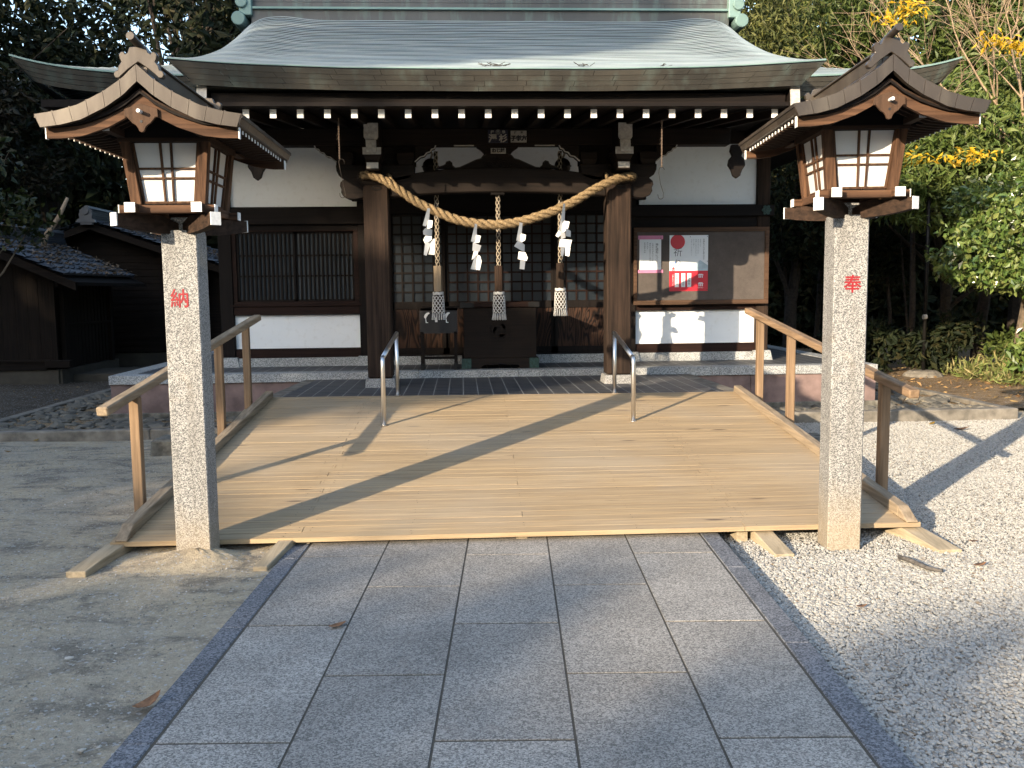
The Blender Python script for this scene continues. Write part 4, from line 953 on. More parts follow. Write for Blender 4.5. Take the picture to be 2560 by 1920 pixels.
MB().prism([(hx-.024, hz+.016), (hx+.024, hz+.016), (hx, hz+.042)], sy-.004, sy-.0035).prism([(hx-.015, hz-.01), (hx+.015, hz-.01), (hx+.015, hz+.014), (hx-.015, hz+.014)], sy-.004, sy-.0035).build('shrine_mark', MT['redp'], n2)
MB().box(hx-.004, hx+.004, sy-.0046, sy-.004, hz-.008, hz+.006).build('shrine_mark_door', MT['sheet'], n2)
for cxp, s_ in ((1692, '崇敬神社'), (1708, '天照皇大神宮'), (1723, '氏神神社')):
    a, b = bx(cxp, 700); MB().box(a-.027, a+.027, sy-.0030, sy-.0022, b-.092, b+.092).build('white_label', MT['sheet'], n2)
    text('writing', vert(s_), .034 if len(s_) < 5 else .026, (a, sy-.0036, b), MT['ink'], parent=n2, depth=.0003, leading=.98)
a, b = bx(1682, 700); text('writing', vert('お神札のまつり方'), .019, (a, sy-.0030, b), MT['sheet'], parent=n2, depth=.0003)
for (px, py, s_) in ((1752, 690, 0), (1752, 711, 1)):
    a, b = bx(px, py); mb = MB()
    mb.prism([(a-.040, b+.010), (a+.040, b+.010), (a+.022, b+.026), (a-.022, b+.026)], sy-.003, sy-.0022)
    for k in (-1, 0, 1): mb.box(a+k*.022-.006, a+k*.022+.006, sy-.003, sy-.0022, b-.024, b+.006)
    mb.build('house_mark', MT['sheet'], n2)
a, b = bx(1752, 719); text('writing', '神社本庁', .018, (a, sy-.003, b), MT['sheet'], parent=n2, depth=.0003)
mb = MB()
for px, py in ((1725, 594), (1768, 593), (1768, 654), (1677, 662), (1768, 724), (1722, 726)): a, b = bx(px, py); mb.tube([(a, sy, b), (a, sy-.006, b)], .0055, 8)
mb.build('push_pin', MT['ink'], n2)
mb = MB()
for px, py in ((1651, 597), (1598, 676), (1650, 675)): a, b = bx(px, py); mb.tube([(a, sy, b), (a, sy-.007, b)], .0055, 8)
mb.build('push_pin', MT['ink'], n1)

# ---------------------------------------------------------------- votive name plaques on the main beam
def plaque(label, x0, x1, z0, z1, y, m, rows, ink):
    t = thing('name_plaque', ((x0+x1)/2, y, z0), label, 'plaque', 'votive name plaques over the entrance')
    MB().box(x0, x1, y-.008, y+.006, z0, z1).build('board', MT[m], t, bevel=.001)
    for s_, size, dx, dz, bo in rows: text('writing', s_, size, ((x0+x1)/2+dx, y-.0095, (z0+z1)/2+dz), MT[ink], parent=t, depth=.0006, bold=bo)
    return t
t = plaque('square navy plaque with pale characters on the main beam', .315, .535, 3.155, 3.295, 10.322, 'navy', [('澤', .092, -.058, -.028, .003), ('杉', .092, .056, -.028, .003), ('拝', .038, -.062, .043, .001), ('恭', .038, .062, .043, .001), ('巴', .036, 0, .045, .001)], 'plq')
mb = MB(); c0 = (.425, 3.27)
for k in range(20): a, b = 2*pi*k/20, 2*pi*(k+1)/20; mb.bar((c0[0]+.027*cos(a), 10.3125, c0[1]+.027*sin(a)), (c0[0]+.027*cos(b), 10.3125, c0[1]+.027*sin(b)), .002, .003, up=(0, 1, 0.01))
mb.build('ring_crest', MT['plq'], t)
plaque('pale plaque with thick black brushed characters on the main beam', .565, .74, 3.16, 3.285, 10.322, 'plq', [('子孝方', .058, 0, -.022, .004), ('拝', .026, -.035, .040, .001), ('恭', .026, .035, .040, .001)], 'ink')
plaque('small pale plaque just above the frog-leg strut', .345, .512, 3.045, 3.105, 10.362, 'plq', [('わじ越', .046, 0, 0, .003)], 'ink')
for a, b in ((-.06, .16), (.83, 1.05)):
    t = thing('name_strip', ((a+b)/2, 10.45, 3.118), 'thin paper strip under the main beam left of the strut' if a < .3 else 'thin paper strip under the main beam right of the strut', 'strip', 'paper strips under the main beam')
    MB().box(a, b, 10.325, 10.33, 3.12, 3.134).build('paper', MT['plq'], t)

# ---------------------------------------------------------------- offering box, stand
ob = thing('offering_box', (.47, 11.75, PZ), 'dark wooden offering box with green bronze corners in front of the doors', 'offering box')
bx0, bx1, by0, by1 = .015, .925, 11.50, 12.05
MB().box(bx0, bx1, by0, by1, .70, 1.33).build('body', wood('beam', 'x'), ob, bevel=.005)
mb = MB().box(bx0-.035, bx1+.035, by0-.035, by0+.02, 1.335, 1.395).box(bx0-.035, bx1+.035, by1-.02, by1+.035, 1.335, 1.395).box(bx0-.035, bx0+.02, by0+.02, by1-.02, 1.335, 1.395).box(bx1-.02, bx1+.035, by0+.02, by1-.02, 1.335, 1.395)
rim = mb.build('rim', wood('red', 'x'), ob, bevel=.004)
mb = MB()
for k in range(11): y = lerp(by0+.05, by1-.05, k/10); mb.bar((bx0+.02, y, 1.36), (bx1-.02, y, 1.36), .028, .028, up=(0, 1, 1))
part(mb.build('slat', wood('beam', 'x')), rim)
part(MB().box(bx0-.038, bx0+.13, by0-.038, by0-.034, 1.333, 1.397).box(bx1-.10, bx1+.038, by0-.038, by0-.034, 1.333, 1.397).build('corner_fitting', MT['iron']), rim)
pl = [(bx0-.025, .70), (bx0-.025, PZ+.003), (.22, PZ+.003), (.24, .605), (.30, .618), (.40, .612), (.47, .632), (.54, .612), (.64, .618), (.70, .605), (.72, PZ+.003), (bx1+.025, PZ+.003), (bx1+.025, .70)]
low = MB().strip([(x, .70) for x in (bx0-.025, .22, .24, .30, .40, .47, .54, .64, .70, .72, bx1+.025)], [(bx0-.025, PZ+.003), (.22, PZ+.003), (.24, .605), (.30, .618), (.40, .612), (.47, .632), (.54, .612), (.64, .618), (.70, .605), (.72, PZ+.003), (bx1+.025, PZ+.003)], by0-.025, by0+.02)
low.box(bx0-.025, bx0+.03, by0+.02, by1+.02, PZ+.003, .70).box(bx1-.03, bx1+.025, by0+.02, by1+.02, PZ+.003, .70)
pn = low.build('plinth', wood('beam', 'x'), ob, bevel=.003)
for a, b in ((bx0-.028, .105), (.835, bx1+.028)): part(MB().box(a, b, by0-.029, by0-.024, PZ+.006, .697).build('corner_fitting', MT['verd']), pn)
mb = MB(); cc = (.47, 1.045)   # carved round crest: ring with three comma shapes
for rad in (.125, .112):
    for k in range(36): a, b = 2*pi*k/36, 2*pi*(k+1)/36; mb.bar((cc[0]+rad*cos(a), by0-.001, cc[1]+rad*sin(a)), (cc[0]+rad*cos(b), by0-.001, cc[1]+rad*sin(b)), .004, .005, up=(0, 1, .01))
for j in range(3):
    a0 = j*2*pi/3+.5
    for k in range(10): a = a0+k*.17; r_ = .062+.0035*k; mb.tube([(cc[0]+r_*cos(a), by0+.001, cc[1]+r_*sin(a)), (cc[0]+r_*cos(a), by0-.002, cc[1]+r_*sin(a))], .024-.0021*k, 8)
mb.build('carved_crest', wood('beam', 'x'), ob)
st = thing('instruction_stand', (-.29, 11.6, PZ), 'dark box stand with white bowing figures beside the offering box', 'stand')
for x in (-.50, -.085):
    for y in (11.44, 11.72):
        l_ = MB().box(x-.02, x+.02, y-.02, y+.02, PZ+.06, 1.04).build('leg', wood('beam', 'z'), st); part(MB().box(x-.023, x+.023, y-.023, y+.023, PZ, PZ+.08).build('foot', MT['iron']), l_)
MB().box(-.48, -.10, 11.43, 11.46, .70, .735).build('stretcher', wood('beam', 'x'), st)
MB().hexa([(-.525, 11.42, 1.02), (-.06, 11.42, 1.02), (-.06, 11.76, 1.02), (-.525, 11.76, 1.02), (-.525, 11.42, 1.30), (-.06, 11.42, 1.30), (-.06, 11.76, 1.33), (-.525, 11.76, 1.33)]).build('front_panel', MT['black'], st)
MB().box(-.56, -.03, 11.40, 11.78, 1.332, 1.345).build('top', wood('beam', 'x'), st)
fig = [(-.0, 0), (.03, 0), (.03, .008), (.012, .012), (.004, .055), (.012, .075), (.035, .108), (.045, .112), (.05, .122), (.04, .132), (.02, .128), (.008, .122), (-.012, .100), (-.02, .075), (-.012, .060), (-.004, .055)]
for x, k in ((-.45, 1), (-.20, 1)): MB().prism([(x+a*k, 1.15+b) for a, b in fig], 11.4165, 11.4195).build('bowing_figure', MT['white'], st)
MB().box(-.335, -.305, 11.4165, 11.4195, 1.16, 1.215).build('white_mark', MT['white'], st)

# ---------------------------------------------------------------- straw rope, paper streamers
RP = [(-1.055, 10.22, 2.80), (-1.0, 10.17, 2.80), (-.93, 10.14, 2.785), (-.80, 10.10, 2.725), (-.62, 10.08, 2.605), (-.46, 10.07, 2.495), (-.17, 10.06, 2.355), (.0, 10.05, 2.295), (.18, 10.05, 2.262), (.40, 10.05, 2.250), (.62, 10.05, 2.275), (.84, 10.05, 2.335), (1.04, 10.06, 2.405), (1.25, 10.07, 2.505), (1.45, 10.09, 2.62), (1.62, 10.11, 2.705), (1.75, 10.15, 2.755), (1.86, 10.18, 2.775), (1.905, 10.22, 2.78)]
def catmull(P, n):
    P = [Vector(p) for p in P]; out = []
    for i in range(len(P)-1):
        a = P[max(i-1, 0)]; b = P[i]; c = P[i+1]; d = P[min(i+2, len(P)-1)]
        for k in range(n):
            t = k/n; out.append(.5*((2*b)+(c-a)*t+(2*a-5*b+4*c-d)*t*t+(3*b-a-3*c+d)*t**3))
    out.append(P[-1]); return out
rope_t = thing('straw_rope', (.42, 10.1, 2.25), 'thick twisted straw rope slung between the two porch pillars', 'rope')
C = catmull(RP, 14); L = len(C)
def rope_r(f): return .036+.013*sin(pi*min(1, max(0, f)))**.8
mb = MB()
for st_ in range(3):
    pts = []; rs = []; ang = st_*2*pi/3; 
    for i, p in enumerate(C):
        d = (C[min(i+1, L-1)]-C[max(i-1, 0)]).normalized(); a = Vector((0, 1, 0)); a = (a-d*a.dot(d)).normalized(); b = d.cross(a); r_ = rope_r(i/(L-1))
        if i: ang += (C[i]-C[i-1]).length/(.048*r_/.05)*1.0
        pts.append(p+(a*cos(ang)+b*sin(ang))*r_*.60); rs.append(r_*.50*(1+.10*sin(i*2.3+st_)))
    mb.tube(pts, rs, 8)
core = mb.build('rope_body', MT['rope'], rope_t, smooth=True)
random.seed(5); mb = MB()
for _ in range(5200):
    i = random.randrange(2, L-3); p = C[i]; r_ = rope_r(i/(L-1)); d = (C[i+1]-C[i]).normalized()
    o = Vector((random.gauss(0, 1), random.gauss(0, 1), random.gauss(0, 1))); o = (o-d*o.dot(d)).normalized()
    q = p+o*r_*.95; e = q+(d*random.choice((-1, 1))*random.uniform(.5, 1.2)+o*random.uniform(.1, .8)+Vector((0, 0, -.2)))*random.uniform(.012, .038); sidev = d.cross(o)*.0017
    mb.add([q-sidev, q+sidev, e], [(0, 1, 2)])
mb.build('straw_fibre', MT['rope'], rope_t)
mb = MB()   # bindings round the pillars
for pts in ([(-.785, 10.30, 2.80), (-.76, 10.2, 2.79), (-.74, 10.12, 2.745), (-.70, 10.10, 2.69), (-.66, 10.09, 2.65)], [(1.615, 10.30, 2.80), (1.61, 10.2, 2.79), (1.60, 10.13, 2.75), (1.60, 10.11, 2.71), (1.58, 10.09, 2.68)]):
    for k in range(2): mb.tube([Vector(p)+Vector((.012*cos(3*i+k*3), 0, .012*sin(3*i+k*3))) for i, p in enumerate(catmull(pts, 4))], .017, 8)
mb.build('rope_binding', MT['rope'], rope_t, smooth=True)
mb = MB()
for x in (-.93, 1.765):
    for k in range(2): mb.tube([(x+.02+.05*sin(a), 10.28, 2.665+.02*cos(a)+.006*k) for a in [2*pi*i/16 for i in range(17)]], .003, 5)
mb.build('wire_tie', MT['iron'], rope_t)
SHD = [('first', (165, 300), (-.335, 2.415), [[(150, 290), (178, 295), (165, 430), (130, 500), (95, 490)], [(155, 425), (208, 435), (198, 510), (135, 530)], [(125, 515), (198, 530), (190, 615), (100, 590), (97, 550)], [(120, 600), (195, 615), (190, 650), (115, 690), (95, 645)], [(120, 660), (195, 650), (130, 825), (100, 815)], [(190, 640), (232, 640), (222, 818), (150, 808)]]),
       ('second', (680, 465), (.165, 2.245), [[(668, 455), (692, 458), (685, 600), (665, 665), (617, 655)], [(680, 580), (730, 595), (715, 665), (655, 672)], [(640, 665), (735, 700), (715, 765), (632, 760)], [(650, 760), (700, 768), (690, 800), (625, 860)], [(665, 795), (692, 798), (665, 975), (610, 965)], [(688, 798), (720, 820), (735, 880), (714, 978), (665, 970)]]),
       ('third', (1205, 460), (.645, 2.255), [[(1190, 450), (1225, 455), (1212, 600), (1200, 665), (1148, 655)], [(1208, 575), (1258, 592), (1250, 650), (1215, 672), (1180, 660)], [(1160, 662), (1205, 665), (1250, 700), (1245, 785), (1118, 722)], [(1178, 775), (1250, 788), (1275, 850), (1262, 885), (1168, 860)], [(1192, 865), (1252, 880), (1240, 980), (1182, 975)]]),
       ('fourth', (1690, 300), (1.115, 2.40), [[(1675, 235), (1698, 240), (1694, 440), (1660, 560), (1620, 545)], [(1685, 430), (1738, 445), (1722, 520), (1620, 612), (1593, 590)], [(1640, 560), (1700, 530), (1700, 620), (1645, 635)], [(1640, 630), (1762, 650), (1745, 730), (1627, 720)], [(1640, 715), (1702, 725), (1665, 835), (1640, 820)], [(1700, 640), (1762, 655), (1735, 832), (1692, 820)], [(1695, 515), (1760, 545), (1760, 610), (1700, 605)]])]
for i, (nm, o, w0, polys) in enumerate(SHD):
    t = thing('paper_streamer', (w0[0], 10.0, w0[1]), {'first': 'zigzag white paper streamer hanging leftmost on the straw rope', 'second': 'zigzag white paper streamer just left of the middle bell rope', 'third': 'zigzag white paper streamer just right of the middle bell rope', 'fourth': 'zigzag white paper streamer in front of the right bell rope'}[nm], 'paper streamer', 'folded paper streamers on the straw rope')
    for j, p in enumerate(polys):
        k = .000945; pts = [(w0[0]+(x-o[0])*k, w0[1]-(y-o[1])*k) for x, y in p]; cx_ = sum(q[0] for q in pts)/len(pts); cz_ = sum(q[1] for q in pts)/len(pts)
        tx_ = (-1)**j*1.0+.3*sin(i*3+j); tz_ = .15*cos(j*2+i); y0 = 9.955-.005*j
        f = [(x, y0+(x-cx_)*tx_+(z-cz_)*tz_, z) for x, z in pts]; g = [(x, y+.0012, z) for x, y, z in f]; n = len(f)
        MB().add(f+g, [tuple(range(n)), tuple(range(2*n-1, n-1, -1))]+[(a, a+n, (a+1) % n+n, (a+1) % n) for a in range(n)]).build('paper_fold', MT['paper'], t)

# ---------------------------------------------------------------- bell ropes and bells
def bell_rope(label, x, y, ztop, zg, zt, zb):
    t = thing('bell_rope', (x, y, zb), label, 'bell rope', 'three bell pulls hanging at the entrance')
    MB().tube([(x, y, ztop), (x, y, zg)], .0195, 10).build('rope_core', MT['core'], t, smooth=True)
    mb = MB(); n = int((ztop-zg)/.012)
    for dr in (-1, 1):
        for s_ in range(3):
            mb.tube([(x+.0215*cos(dr*i*.36+s_*2.09), y+.0215*sin(dr*i*.36+s_*2.09), lerp(ztop, zg, i/n)) for i in range(n+1)], .0055, 5)
    mb.build('braided_cord', MT['cord'], t, smooth=True)
    hx_ = [(x+.050*cos(pi/3*k+.25), y+.050*sin(pi/3*k+.25)) for k in range(6)]
    MB().prism(hx_, zg, zt, 'z').build('wooden_grip', wood('pillar', 'z') if 'right' in label else wood('railg', 'z') if 'left' in label else wood('lampd', 'z'), t, bevel=.003)  # paler left and darker right woods put sun and shade into the grips
    ts = thing('dummy', (0, 0, 0), 'x', 'x'); bpy.data.objects.remove(ts)
    tz = zt-zb; mb = MB(); mb.lathe([(.047, 0), (.055, -.012), (.057, -.025), (.050, -.036), (.052, -.042), (.060, -.06), (.064, -.12), (.067, -tz+.085), (.062, -tz+.075)][::-1], (x, y, zt), 20)
    body = mb.build('tassel', MT['core'], t, smooth=True)
    mb = MB(); nk = 10
    for dr in (-1, 1):
        for s_ in range(nk):
            pts = []
            for i in range(13):
                f = i/12; r_ = lerp(.0615, .0695, f**.6)*1.0; a = dr*f*2.2+s_*2*pi/nk; pts.append((x+r_*cos(a), y+r_*sin(a), zt-.045-f*(tz-.045-.075)))
            mb.tube(pts, .0052, 4)
    for rz_ in (.010, .020, .030): mb.tube([(x+.058*cos(a), y+.058*sin(a), zt-rz_+.004*sin(6*a)) for a in [2*pi*i/20 for i in range(21)]], .0065, 5)
    part(mb.build('knotted_net', MT['tassel'], smooth=True), body)
    mb = MB(); random.seed(int(x*100)+9)
    for s_ in range(17):
        a = 2*pi*s_/17; f = random.uniform(.95, 1.06); mb.tube([(x+.068*cos(a), y+.068*sin(a), zb+.078), (x+.073*cos(a+.03), y+.073*sin(a+.03), zb+.04), (x+.076*f*cos(a), y+.076*f*sin(a), zb)], [.0045, .0058, .0075], 5)
    part(mb.build('fringe', MT['tassel'], smooth=True), body)
BYR = 10.30
bell_rope('left bell rope with a sunlit six-sided wooden grip and white net tassel', -.268, 10.57, 3.10, 1.827, 1.535, 1.216)
bell_rope('middle bell rope with white net tassel above the offering box', .42, 10.43, 2.62, 1.818, 1.53, 1.210)
bell_rope('right bell rope with a shaded wooden grip and white net tassel', 1.132, 10.57, 3.10, 1.847, 1.565, 1.243)
MB().box(.34, .49, 10.36, 10.50, 2.60, 2.628).build('rope_hanger', wood('dark', 'x'), SH)
for x, lb in ((-.33, 'dark round bell under the main beam at the left bell rope'), (1.175, 'dark round bell under the main beam at the right bell rope')):
    t = thing('bell', (x, 10.68, 2.88), lb, 'bell', 'round bells above the rainbow beam')
    MB().lathe([(.001, .095), (.03, .092), (.06, .076), (.085, .045), (.092, .012), (.101, .008), (.101, -.004), (.092, -.008), (.088, -.035), (.07, -.066), (.04, -.088), (.001, -.096)][::-1], (x, 10.68, 2.945), 20).build('bell_body', MT['bronze'], t, smooth=True)
    MB().tube([(x, 10.68, 3.03), (x+.02, 10.66, 3.08), (x, 10.62, 3.13)], .012, 6).build('hanging_cord', MT['cord'], t)
# hooks on twine
for x, zt_, zl, lb in ((-1.165, 3.22, 2.83, 'wire hook on a twine hanging left of the left pillar'), (2.0, 3.20, 2.74, 'wire hook on a twine hanging right of the right pillar')):
    t = thing('hanging_hook', (x, 9.2, zl-.4), lb, 'hook', 'wire hooks hanging under the eave')
    mb = MB()
    for k in range(2): mb.tube([(x+.005*cos(i*1.2+k*pi), 9.2+.005*sin(i*1.2+k*pi), lerp(zt_, zl, i/40)) for i in range(41)], .0038, 5)
    for k in range(6): z = lerp(zt_, zl, .3+.03*k); mb.tube([(x, 9.2, z), (x-.012*(k % 3), 9.198, z-.03)], .0014, 3)
    mb.build('twine', MT['twine'], t)
    sg = 1; pts = []
    if x < 0:
        for i in range(9): a = pi*i/8; pts.append((x+.018+.026*cos(a), 9.2, zl-.025+.026*sin(a)))
        pts = [(x+.044, 9.2, zl-.05)]+pts+[(x+.002, 9.2, zl-.10), (x+.030, 9.2, zl-.25), (x+.046, 9.2, zl-.33)]
        for i in range(1, 9): a = pi*i/8; pts.append((x+.020+.026*cos(a), 9.2, zl-.345-.026*sin(a)))
        pts.append((x-.008, 9.2, zl-.325))
    else:
        for i in range(9): a = pi*i/8; pts.append((x+.026*cos(a), 9.2, zl-.025+.026*sin(a)))
        pts += [(x-.028, 9.2, zl-.06), (x-.012, 9.2, zl-.16), (x+.018, 9.2, zl-.25)]
        for i in range(1, 8): a = pi*i/8; pts.append((x-.008+.026*cos(a), 9.2, zl-.285-.026*sin(a)))
        pts.append((x-.038, 9.2, zl-.265))
    MB().tube(pts, .0026, 6).build('wire', MT['bronze'], t, smooth=True)

# ================================================================ drains, kerbs, stones
def kerb(label, boxes, g='low concrete kerbs round the drain strip'):
    mb = MB()
    for b in boxes: mb.box(*b)
    o = mb.build('concrete_kerb', MT['concrete'], bevel=.012); tag(o, label, 'kerb', g); return o
kerb('long concrete kerb edging the drain strip left of the ramp', [(-12, -5.4, 10.05, 10.17, -.06, .085), (-5.395, -3.4, 10.05, 10.17, -.06, .085), (-3.395, -2.3, 10.05, 10.17, -.06, .085)])
kerb('concrete kerb edging the drain strip right of the ramp', [(3.0, 5.0, 10.55, 10.69, -.1, .075), (5.005, 6.62, 10.55, 10.69, -.1, .075), (6.49, 6.62, 10.695, 18, -.1, .07)])
kerb('dark kerb running back along the left side of the platform', [(-5.62, -5.48, 10.6, 19, -.05, .06)])
MB_ = MB().box(-5.48, -4.2, 10.17, 16, -.05, .03).box(-4.2, -2.2, 10.17, 11.28, -.05, .03).box(2.95, 6.49, 10.69, 11.28, -.05, .02).box(5.2, 6.49, 11.28, 17, -.05, .02)
tag(MB_.build('drain_strip', MT['soil']), kind='structure')
g = np.random.default_rng(21); P = []
for x0, x1, y0, y1, n in ((-5.45, -4.3, 10.25, 15.5, 420), (-4.3, -2.3, 10.25, 11.22, 190), (3.0, 6.45, 10.75, 11.22, 260), (5.3, 6.45, 11.3, 15, 260)):
    P.append(np.stack([g.uniform(x0, x1, n), g.uniform(y0, y1, n), np.full(n, .028)], 1))
tag(stones('river_stones', np.concatenate(P), (.045, .10), .38, MT['cobble'], 4, lift=.25), kind='stuff')
for x0, x1, y0, y1, z1, lb in ((-3.05, -2.30, 8.98, 9.38, .135, 'old stone step block beside the ramp behind the left lantern'), (2.95, 3.62, 8.75, 9.15, .06, 'rough mossy stone block beside the ramp behind the right lantern'), (2.95, 3.35, 9.35, 9.7, .10, 'rough stone block lying beside the landing')):
    o = MB().hexa([(x0, y0, -.1), (x1, y0+.03, -.1), (x1+.02, y1, -.1), (x0+.03, y1, -.1), (x0+.01, y0+.01, z1), (x1-.01, y0+.04, z1-.01), (x1, y1-.01, z1), (x0+.03, y1-.02, z1)]).build('stone_block', MT['block'], bevel=.02); tag(o, lb, 'stone block', 'old stone blocks beside the ramp')

# ================================================================ SHEDS
def tiled_slope(x0, z0, x1, z1, y0, y1, tw=.235, th=.22):
    """slope from ridge (x0,z0) down to eave (x1,z1), tiles in rows, one mesh"""
    mb = MB(); L = math.hypot(x1-x0, z1-z0); nr = int(L/th); dx, dz = (x1-x0)/L, (z1-z0)/L; nx, nz = (-dz, dx) if dx > 0 else (dz, -dx)
    ncol = int((y1-y0)/tw); m = 6
    for r in range(nr):
        for c in range(ncol):
            ya = y0+c*tw; k = len(mb.v); s0 = r*th; s1 = (r+1)*th+.03
            for s, lift in ((s0, 0.0), (s1, .030)):
                for j in range(m+1):
                    f = j/m; w_ = .035*(abs(sin(pi*(f*1.15-.1)))*.6-.2*(f < .8)+(.75 if f > .82 else 0)); q = lift+w_+random.uniform(-.002, .002)
                    mb.v.append((x0+dx*s+nx*q, ya+f*tw, z0+dz*s+nz*q))
            mb.v += [(x0+dx*s1+nx*(.0), ya+j/m*tw, z0+dz*s1+nz*(.0)) for j in range(m+1)]
            mb.f += [(k+j, k+j+1, k+m+1+j+1, k+m+1+j) for j in range(m)]+[(k+m+1+j, k+m+1+j+1, k+2*(m+1)+j+1, k+2*(m+1)+j) for j in range(m)]
    return mb
def leafs(P, size, asp, mat, seed, name, down=.3, norm=None, flat=0.0, curl=.12):
    g = np.random.default_rng(seed); n = len(P); a = g.normal(size=(n, 3)); a[:, 2] -= down; 
    if flat: a[:, 2] *= (1-flat)
    a /= np.linalg.norm(a, axis=1)[:, None]; t = g.normal(size=(n, 3)); 
    if flat: t[:, 2] *= (1-flat)
    b = t-a*(t*a).sum(1)[:, None]; b /= np.linalg.norm(b, axis=1)[:, None]; c = np.cross(a, b)
    L = (size*(.6+.8*g.random(n)))[:, None]; V = np.stack([P, P+a*L*.5+b*L*asp*.5-c*L*curl, P+a*L, P+a*L*.5-b*L*asp*.5-c*L*curl], 1)
    return npmesh(name, V.reshape(-1, 3), np.arange(4*n).reshape(n, 4), mat)
def shed(label, xr, zr, xe, ze, xl, yf, yb, wall_x0, wall_x1, fnd, horizontal=False, eave_left=None):
    t = thing('storage_shed', (wall_x1, yf, 0), label, 'shed', 'dark tiled storage sheds left of the shrine')
    ov = .6
    tiled_slope(xr, zr, xe, ze, yf-ov, yb).build('tiled_roof', MT['kawara'], t)
    rf = tiled_slope(xr, zr, xl, zr+(ze-zr)*abs(xl-xr)/abs(xe-xr), yf-ov, yb).build('tiled_roof', MT['kawara'], t)
    mb = MB()
    for k in range(5): mb.box(xr-.10+.012*k, xr+.10-.012*k, yf-ov, yb, zr+.045*k-.02, zr+.045*(k+1)-.028)
    mb.tube([(xr, yf-ov, zr+.23), (xr, yb, zr+.23)], .06, 8)
    rd = mb.build('roof_ridge', MT['kawara'], t)
    mb = MB().tube([(xr, yf-ov-.10, zr+.17), (xr, yf-ov+.02, zr+.17)], .075, 14).prism([(xr-.2, zr-.06), (xr+.2, zr-.06), (xr+.17, zr+.0), (xr+.12, zr+.02), (xr+.13, zr+.10), (xr+.09, zr+.2), (xr-.09, zr+.2), (xr-.13, zr+.10), (xr-.12, zr+.02), (xr-.17, zr)], yf-ov-.07, yf-ov-.02).box(xr-.12, xr+.12, yf-ov-.05, yf-ov+.03, zr-.1, zr+.2)
    part(mb.build('ridge_end_tile', MT['kawara'], smooth=False), rd)
    xl_ = xl; zl = zr+(ze-zr)*abs(xl-xr)/abs(xe-xr)
    for a, za in ((xe, ze), (xl_, zl)):
        MB().add([(xr, yf-ov+.08, zr-.05), (a, yf-ov+.08, za-.05), (a, yf-ov+.08, za-.19), (xr, yf-ov+.08, zr-.19), (xr, yf-ov+.14, zr-.05), (a, yf-ov+.14, za-.05), (a, yf-ov+.14, za-.19), (xr, yf-ov+.14, zr-.19)],
            [(0, 1, 2, 3), (7, 6, 5, 4), (0, 4, 5, 1), (3, 2, 6, 7), (1, 5, 6, 2)]).build('barge_board', wood('shed', 'x'), t)
        MB().hexa([(min(xr, a), yf-ov+.1, (za if a < xr else zr)-.11), (max(xr, a), yf-ov+.1, (zr if a < xr else za)-.11), (max(xr, a), yb, (zr if a < xr else za)-.11), (min(xr, a), yb, (za if a < xr else zr)-.11),
            (min(xr, a), yf-ov+.1, (za if a < xr else zr)-.05), (max(xr, a), yf-ov+.1, (zr if a < xr else za)-.05), (max(xr, a), yb, (zr if a < xr else za)-.05), (min(xr, a), yb, (za if a < xr else zr)-.05)]).build('soffit', wood('shed', 'y'), t)
    def topz(x): return zr-.12+(ze-zr)*(x-xr)/(xe-xr) if x > xr else zr-.12+(zl-zr)*(xr-x)/(xr-xl_)
    mb = MB()
    if not horizontal:
        x = wall_x0
        while x < wall_x1-.01:
            w_ = min(random.uniform(.16, .24), wall_x1-x); o = random.uniform(0, .012)
            mb.hexa([(x+.003, yf-o, fnd+.12), (x+w_-.003, yf-o, fnd+.12), (x+w_-.003, yf+.05, fnd+.12), (x+.003, yf+.05, fnd+.12), (x+.003, yf-o, topz(x)), (x+w_-.003, yf-o, topz(x+w_)), (x+w_-.003, yf+.05, topz(x+w_)), (x+.003, yf+.05, topz(x))]); x += w_
    else:
        z = fnd+.02
        while z < zr-.15:
            xa = wall_x0; xb = wall_x1
            if z > topz(wall_x1): xb = xr+(zr-.12-z)/(zr-ze)*(xe-xr)
            if z > topz(wall_x0): xa = xr-(zr-.12-z)/(zr-zl)*(xr-xl_)
            if xb-xa > .1: mb.hexa([(xa, yf-.02, z), (xb, yf-.02, z), (xb, yf+.05, z), (xa, yf+.05, z), (xa, yf, z+.15), (xb, yf, z+.15), (xb, yf+.05, z+.15), (xa, yf+.05, z+.15)])
            z += .145
    mb.build('board_wall', wood('shed', 'x' if horizontal else 'z'), t)
    MB().box(wall_x0+.03, wall_x1-.06, yf+.06, yb-.2, fnd, min(topz(wall_x1), topz(wall_x0))-.02).build('inner_wall', wood('shed', 'z'), t)
    f = MB().box(wall_x0, wall_x1-.01, yf+.0, yb-.15, -.1, fnd).build('foundation', MT['fnd'], t, bevel=.01)
    return t, f, topz
random.seed(11)
# nearer shed
YA = 16.15
tA, fA, tz_ = shed('nearer dark wooden shed with vertical boards and a low tiled roof', -7.95, 2.52, -6.36, 1.80, -9.6, YA, 19.0, -9.5, -6.93, .26)
mb = MB().box(-9.5, -7.05, YA-.06, YA+.0, .40, .44).box(-9.5, -7.12, YA-.035, YA, .26, .40); mb.build('skirting_beam', wood('shed', 'x'), tA)
MB().box(-7.12, -6.70, YA-.10, YA+.05, .30, .43).build('beam_end', wood('shed', 'x'), tA, bevel=.01)
v = MB()
for k in range(9): v.box(-8.62+.045*k, -8.60+.045*k, YA-.012, YA-.004, .10, .22)
part(v.build('vent_grille', MT['iron']), fA)
